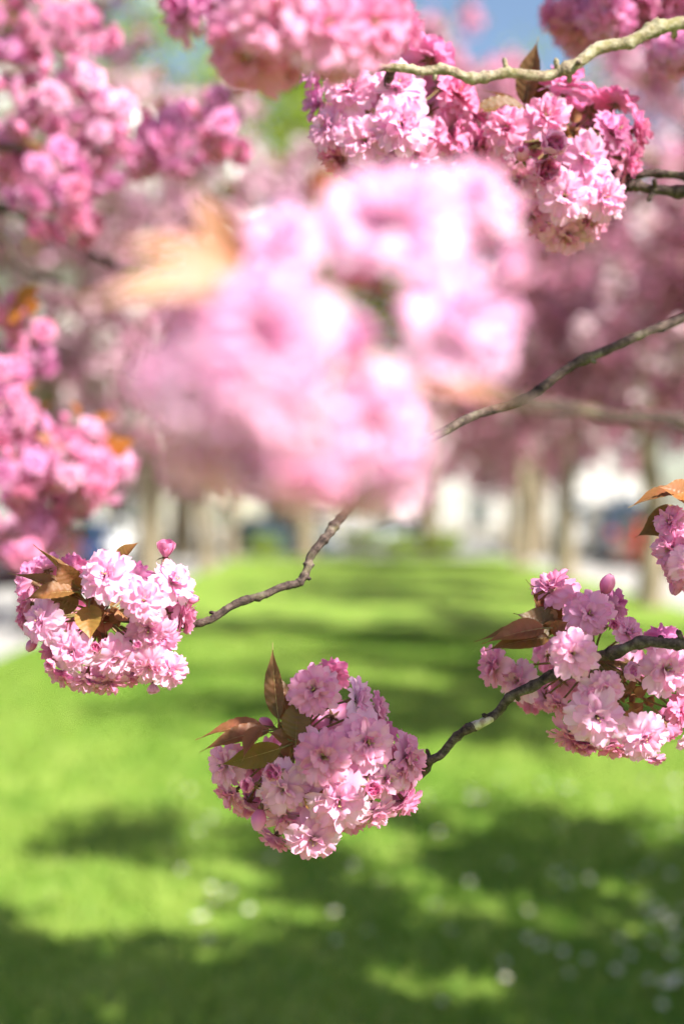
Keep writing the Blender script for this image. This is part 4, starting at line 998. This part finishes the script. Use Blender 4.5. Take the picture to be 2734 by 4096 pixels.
# soft-focus bunches: flowers all round a short spur
def bunch(root, ctr, rad, n, fr, tones='nnpd', buds=1, half=2, leaves=0, seed=0, tint=(1.2, 1.1, .9), squash=.9, loose=0.0):
    g = random.Random(seed); ctr = Vector(ctr); hub = ctr + Vector((0, rad * .35, rad * .2))
    for k in range(n):
        z = 1 - 2 * (k + .5) / n; a = k * 2.39996 + g.uniform(-.3, .3); r = math.sqrt(1 - z * z)
        nn = Vector((r * math.cos(a), z, r * math.sin(a)))            # right, up, towards us
        p = ctr + Vector((nn.x, -nn.z, nn.y * squash)) * rad * g.uniform(.55, 1.05 + loose)
        kind = 'half' if k < half else ('bud' if k < half + buds else 'open')
        rr = fr * g.uniform(.86, 1.1) * (1 if kind == 'open' else .5)
        f = (nn.x + g.uniform(-.35, .35), nn.y + g.uniform(-.35, .35), nn.z + g.uniform(-.1, .45))
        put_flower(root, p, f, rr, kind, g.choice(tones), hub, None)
    for k in range(leaves):
        a = g.uniform(0, 6.28); d = Vector((math.cos(a), g.uniform(-.6, .2), abs(math.sin(a)) * .8 + .1)).normalized()
        b = hub + d * rad * .5
        put_leaf(root, b, b + d * g.uniform(.05, .07) + Vector((0, 0, -.008)), (g.uniform(-.4, .4), .7, .6), .012, .35, .5, .1, tint, hub)
    return hub

# unseen side shoots, added beyond the right edge to shade the clusters below
E5 = V4(2000, 690, 1.44)
twig(root5, [E5, Vector((.52, 1.25, 1.90)), Vector((.46, .95, 1.92)), Vector((.42, .78, 1.93))], .0045, .003, seed=33)
twig(root5, [Vector((.46, .95, 1.92)), Vector((.56, .82, 1.96)), Vector((.69, .74, 2.0))], .0035, .003, seed=34)
for i, (x, y, z) in enumerate([(.41, .77, 1.88), (.47, .80, 1.86), (.38, .73, 1.84), (.69, .73, 1.97)]):
    bunch(root5, (x, y, z), .055, 12, .0225, 'nnp', 1, 1, 1, 550 + i)

# 6. the out-of-focus cluster right before the lens, sun brightness painted as pale tints
V6 = View(0, 0, .5735)
root = thing('cherry_branch', 'large blurred bright pink blossom cluster hanging right before the lens', 'branch', V6(2100, 1000, .84))
twig(root, [V6(2100, 1000, .84), V6(1750, 985, .8), V6(1568, 968, .78), V6(1380, 948, .75), V6(1200, 920, .70), V6(1000, 850, .63), V6(860, 760, .58)], .0032, .0022, seed=41, step=.006, sides=10)
hub6 = cluster(root, V6, .585, (800, 740), [
    (640, 570, 138, (-.3, .6, .8), 'open', 'w', None), (905, 500, 150, (.05, .6, .8), 'open', 'w', None, -0.005), (1095, 455, 105, (.5, .6, .53), 'open', 'w', None, -0.025), (1165, 625, 66, (.8, .3, .53), 'half', 'w', None), (830, 625, 88, (-.3, .3, .2), 'half', 'd', None, .0),
    (1050, 740, 155, (.4, .1, .9), 'open', 'w', None, -0.015), (615, 770, 150, (-.2, .15, 1), 'open', 'p', None, 0.05), (430, 760, 90, (-.7, .3, .53), 'open', 'w', None, 0.03), (805, 780, 82, (.1, .3, 1), 'half', 'w', None, .03), (355, 865, 98, (-.8, 0, .5), 'open', 'w', None, 0.04),
    (480, 900, 140, (-.4, -.2, .9), 'open', 'w', None, 0.05), (640, 940, 120, (0, -.2, 1), 'open', 'w', None, 0.055), (470, 1040, 125, (-.4, -.7, .5), 'open', 'w', None, 0.045), (590, 1050, 80, (-.1, -.6, .9), 'half', 'w', None, 0.05), (710, 1090, 112, (0, -.8, .5), 'open', 'p', None, 0.03),
    (850, 960, 140, (.2, -.2, .95), 'open', 'w', None, .0), (905, 1090, 120, (.4, -.6, .53), 'open', 'w', None), (820, 1120, 100, (.2, -.8, .1), 'open', 'p', None)], depth=.03)
put_leaf(root, V6(560, 650, .53), V6(165, 705, .50), (0, .5, .85), .0080, .25, .5, .1, (2.6, 3.2, 5.5), hub6, 81)  # raised tints on these front leaves paint in their sunlit glare
put_leaf(root, V6(545, 625, .545), V6(240, 565, .52), (0, .6, .8), .0075, .3, .5, .1, (2.6, 2.5, 4), hub6, 83)
put_leaf(root, V6(555, 610, .55), V6(435, 420, .54), (-.3, .4, .8), .0065, .3, .5, .1, (2.6, 2.9, 4.6), hub6, 85)
put_leaf(root, V6(930, 880, .56), V6(1190, 925, .58), (.1, .6, .7), .0055, .3, .4, .1, (2.0, 2.0, 3.2), hub6, 87)
put_leaf(root, V6(790, 420, .60), V6(720, 490, .60), (-.1, .5, .8), .010, .3, .3, .1, (1.8, .9, .5), None, 89)

# 7. the close bunch at the top edge
root = thing('cherry_branch', 'deep pink blossom bunch hanging in from the top edge, left of the pale branch', 'branch', V6(700, -420, 1.1))
twig(root, [V6(700, -420, 1.1), V6(690, -250, 1.0), V6(660, -100, .95), V6(640, 0, .93), V6(630, 60, .92)], .005, .0035, seed=51)
hub7 = V6(640, 20, .92)
for x, y, r, n, tn, off in [(575, 120, 98, (-.3, -.6, .8), 'd', .02), (530, 75, 80, (-.7, 0, .6), 'n', .02), (420, 20, 76, (-.8, -.3, .4), 'm', 0), (640, 40, 95, (0, -.1, 1), 'n', .05), (750, 60, 100, (.3, 0, .9), 'n', .05), (840, 50, 95, (.5, -.1, .8), 'd', .03),
                            (890, 30, 80, (.8, 0, .3), 'd', 0), (650, 130, 80, (.1, -.8, .4), 'd', .0), (780, 130, 70, (.2, -.8, .4), 'n', 0), (720, -30, 90, (0, .5, .7), 'n', .02), (600, -30, 90, (-.3, .5, .7), 'n', .02), (930, 70, 55, (.9, -.2, -.1), 'd', -.06), (480, -20, 80, (-.5, .4, .5), 'm', 0),
                            (840, -40, 90, (.4, .5, .5), 'n', 0), (700, 90, 90, (0, -.4, -.6), 'd', -.02), (560, 20, 90, (-.3, 0, -.6), 'd', -.02), (800, 20, 90, (.3, 0, -.6), 'd', -.02)]:
    d = .90 - off; put_flower(root, V6(x, y, d), n, V6.r(r, d), 'open', tn, hub7, None)
put_leaf(root, V6(560, 60, .88), V6(545, 95, .87), (-.3, .2, .9), .006, .3, .3, 0, (1.2, 2.2, .8), hub7)

# 8. the soft branch along the upper left, shade painted in as mauve tints
V5 = View(0, 0, 1.12)
root = thing('cherry_branch', 'soft-focus blossom branch tinted mauve for shade along the upper left, sky and green leaves behind', 'branch', V5(-500, 620, 2.45))
twig(root, [V5(-500, 620, 2.45), V5(-100, 640, 2.42), V5(150, 680, 2.42), V5(420, 680, 2.42), V5(700, 640, 2.42), V5(950, 590, 2.43), V5(1050, 560, 2.45)], .007, .003, seed=61, step=.008, sides=9)
twig(root, [V5(-500, 380, 2.45), V5(-200, 200, 2.4), V5(100, 120, 2.4), V5(330, 100, 2.4)], .006, .003, seed=62, step=.008, sides=9)
twig(root, [V5(-400, 960, 2.6), V5(0, 935, 2.56), V5(130, 985, 2.55), V5(300, 1070, 2.55), V5(450, 1160, 2.55), V5(560, 1215, 2.55), V5(640, 1215, 2.56)], .0075, .005, seed=63, step=.008, sides=9)
twig(root, [V5(-300, 1020, 2.7), V5(0, 1060, 2.7), V5(70, 1170, 2.7), V5(150, 1230, 2.7), V5(280, 1260, 2.7)], .0065, .005, seed=64, step=.008, sides=9)
K = 2.4 / 1.12 / FPX
for i, (x, y, rr, n, tn) in enumerate([(60, 80, 130, 14, 'dmd'), (200, 160, 120, 14, 'dmdn'), (330, 90, 105, 11, 'nnd'), (60, 220, 110, 12, 'dmm'), (290, 410, 110, 12, 'wpw'), (80, 600, 140, 15, 'mdmn'), (300, 590, 140, 15, 'npdn'), (470, 560, 120, 13, 'wpnn'), (60, 740, 120, 13, 'mdm'),
                                    (240, 740, 130, 14, 'ndm'), (460, 720, 120, 13, 'nmd'), (620, 690, 110, 12, 'mdm'), (700, 590, 110, 12, 'mdm'), (840, 640, 110, 13, 'mdm'), (960, 620, 105, 12, 'dmm'), (960, 460, 90, 10, 'mdm'), (250, 890, 130, 14, 'dmd'), (330, 1000, 90, 9, 'dmd'), (120, 480, 100, 10, 'npn'), (400, 460, 90, 9, 'pwn')]):
    bunch(root, V5(x, y, 2.4 + .14 * math.sin(i * 2.6)), rr * K, int(n * .75), .0225, tn, 1, 1, 1 if i % 3 == 0 else 0, 500 + i, loose=.8)

# 9. the blossom spray hanging down the left edge
V7 = View(0, 1000, 1.742)
root = thing('cherry_branch', 'blurred blossom spray with orange young leaves hanging down the left edge', 'branch', V7(-700, 500, 2.5))
twig(root, [V7(-700, 500, 2.5), V7(-300, 620, 2.45), V7(0, 700, 2.4), V7(150, 780, 2.4), V7(200, 900, 2.4), V7(260, 1150, 2.4), V7(330, 1400, 2.4), V7(280, 1700, 2.4), V7(150, 1900, 2.4)], .0055, .003, seed=71, step=.008, sides=9)
K = 2.4 / 1.742 / FPX
for i, (x, y, rr, n, tn, lv) in enumerate([(30, 400, 130, 9, 'nnd', 2), (180, 700, 190, 16, 'mdmn', 1), (60, 850, 150, 12, 'mdn', 0), (40, 1150, 190, 15, 'mnd', 1), (200, 1300, 200, 15, 'mnd', 1), (560, 1250, 130, 8, 'nnp', 2), (480, 1480, 190, 15, 'npd', 1), (650, 1560, 190, 15, 'pnd', 1),
                                       (800, 1470, 130, 9, 'wpn', 2), (540, 1720, 150, 11, 'npd', 0), (160, 1550, 170, 12, 'mdn', 0), (220, 1760, 170, 12, 'mdn', 0), (60, 1960, 160, 12, 'npd', 0), (270, 1960, 150, 11, 'mdn', 0), (150, 2110, 120, 9, 'mdd', 0), (380, 1860, 130, 9, 'ndd', 0)]):
    bunch(root, V7(x, y, 2.4 + .1 * math.sin(i * 1.7)), rr * K * .9, n, .0205, tn, 2, 1, lv, 700 + i, (1.7, 1.3, .9), loose=.45)
for x, y, x2, y2 in ((130, 400, 300, 215), (190, 430, 290, 370), (60, 480, 180, 440), (720, 1380, 900, 1340), (780, 1420, 960, 1310)):
    put_leaf(root, V7(x, y, 2.36), V7(x2, y2, 2.35), (.1, .4, .9), .015, .3, .4, .1, (2.2, 1.7, .9), V7(150, 700, 2.4) if y < 900 else V7(560, 1400, 2.4))

# 10. the bunches in the top right corner, their shade put into dark tints
root = thing('cherry_branch', 'shade-tinted mauve blossom bunches in the top right corner above the pale branch', 'branch', V4(2100, -200, 1.85))
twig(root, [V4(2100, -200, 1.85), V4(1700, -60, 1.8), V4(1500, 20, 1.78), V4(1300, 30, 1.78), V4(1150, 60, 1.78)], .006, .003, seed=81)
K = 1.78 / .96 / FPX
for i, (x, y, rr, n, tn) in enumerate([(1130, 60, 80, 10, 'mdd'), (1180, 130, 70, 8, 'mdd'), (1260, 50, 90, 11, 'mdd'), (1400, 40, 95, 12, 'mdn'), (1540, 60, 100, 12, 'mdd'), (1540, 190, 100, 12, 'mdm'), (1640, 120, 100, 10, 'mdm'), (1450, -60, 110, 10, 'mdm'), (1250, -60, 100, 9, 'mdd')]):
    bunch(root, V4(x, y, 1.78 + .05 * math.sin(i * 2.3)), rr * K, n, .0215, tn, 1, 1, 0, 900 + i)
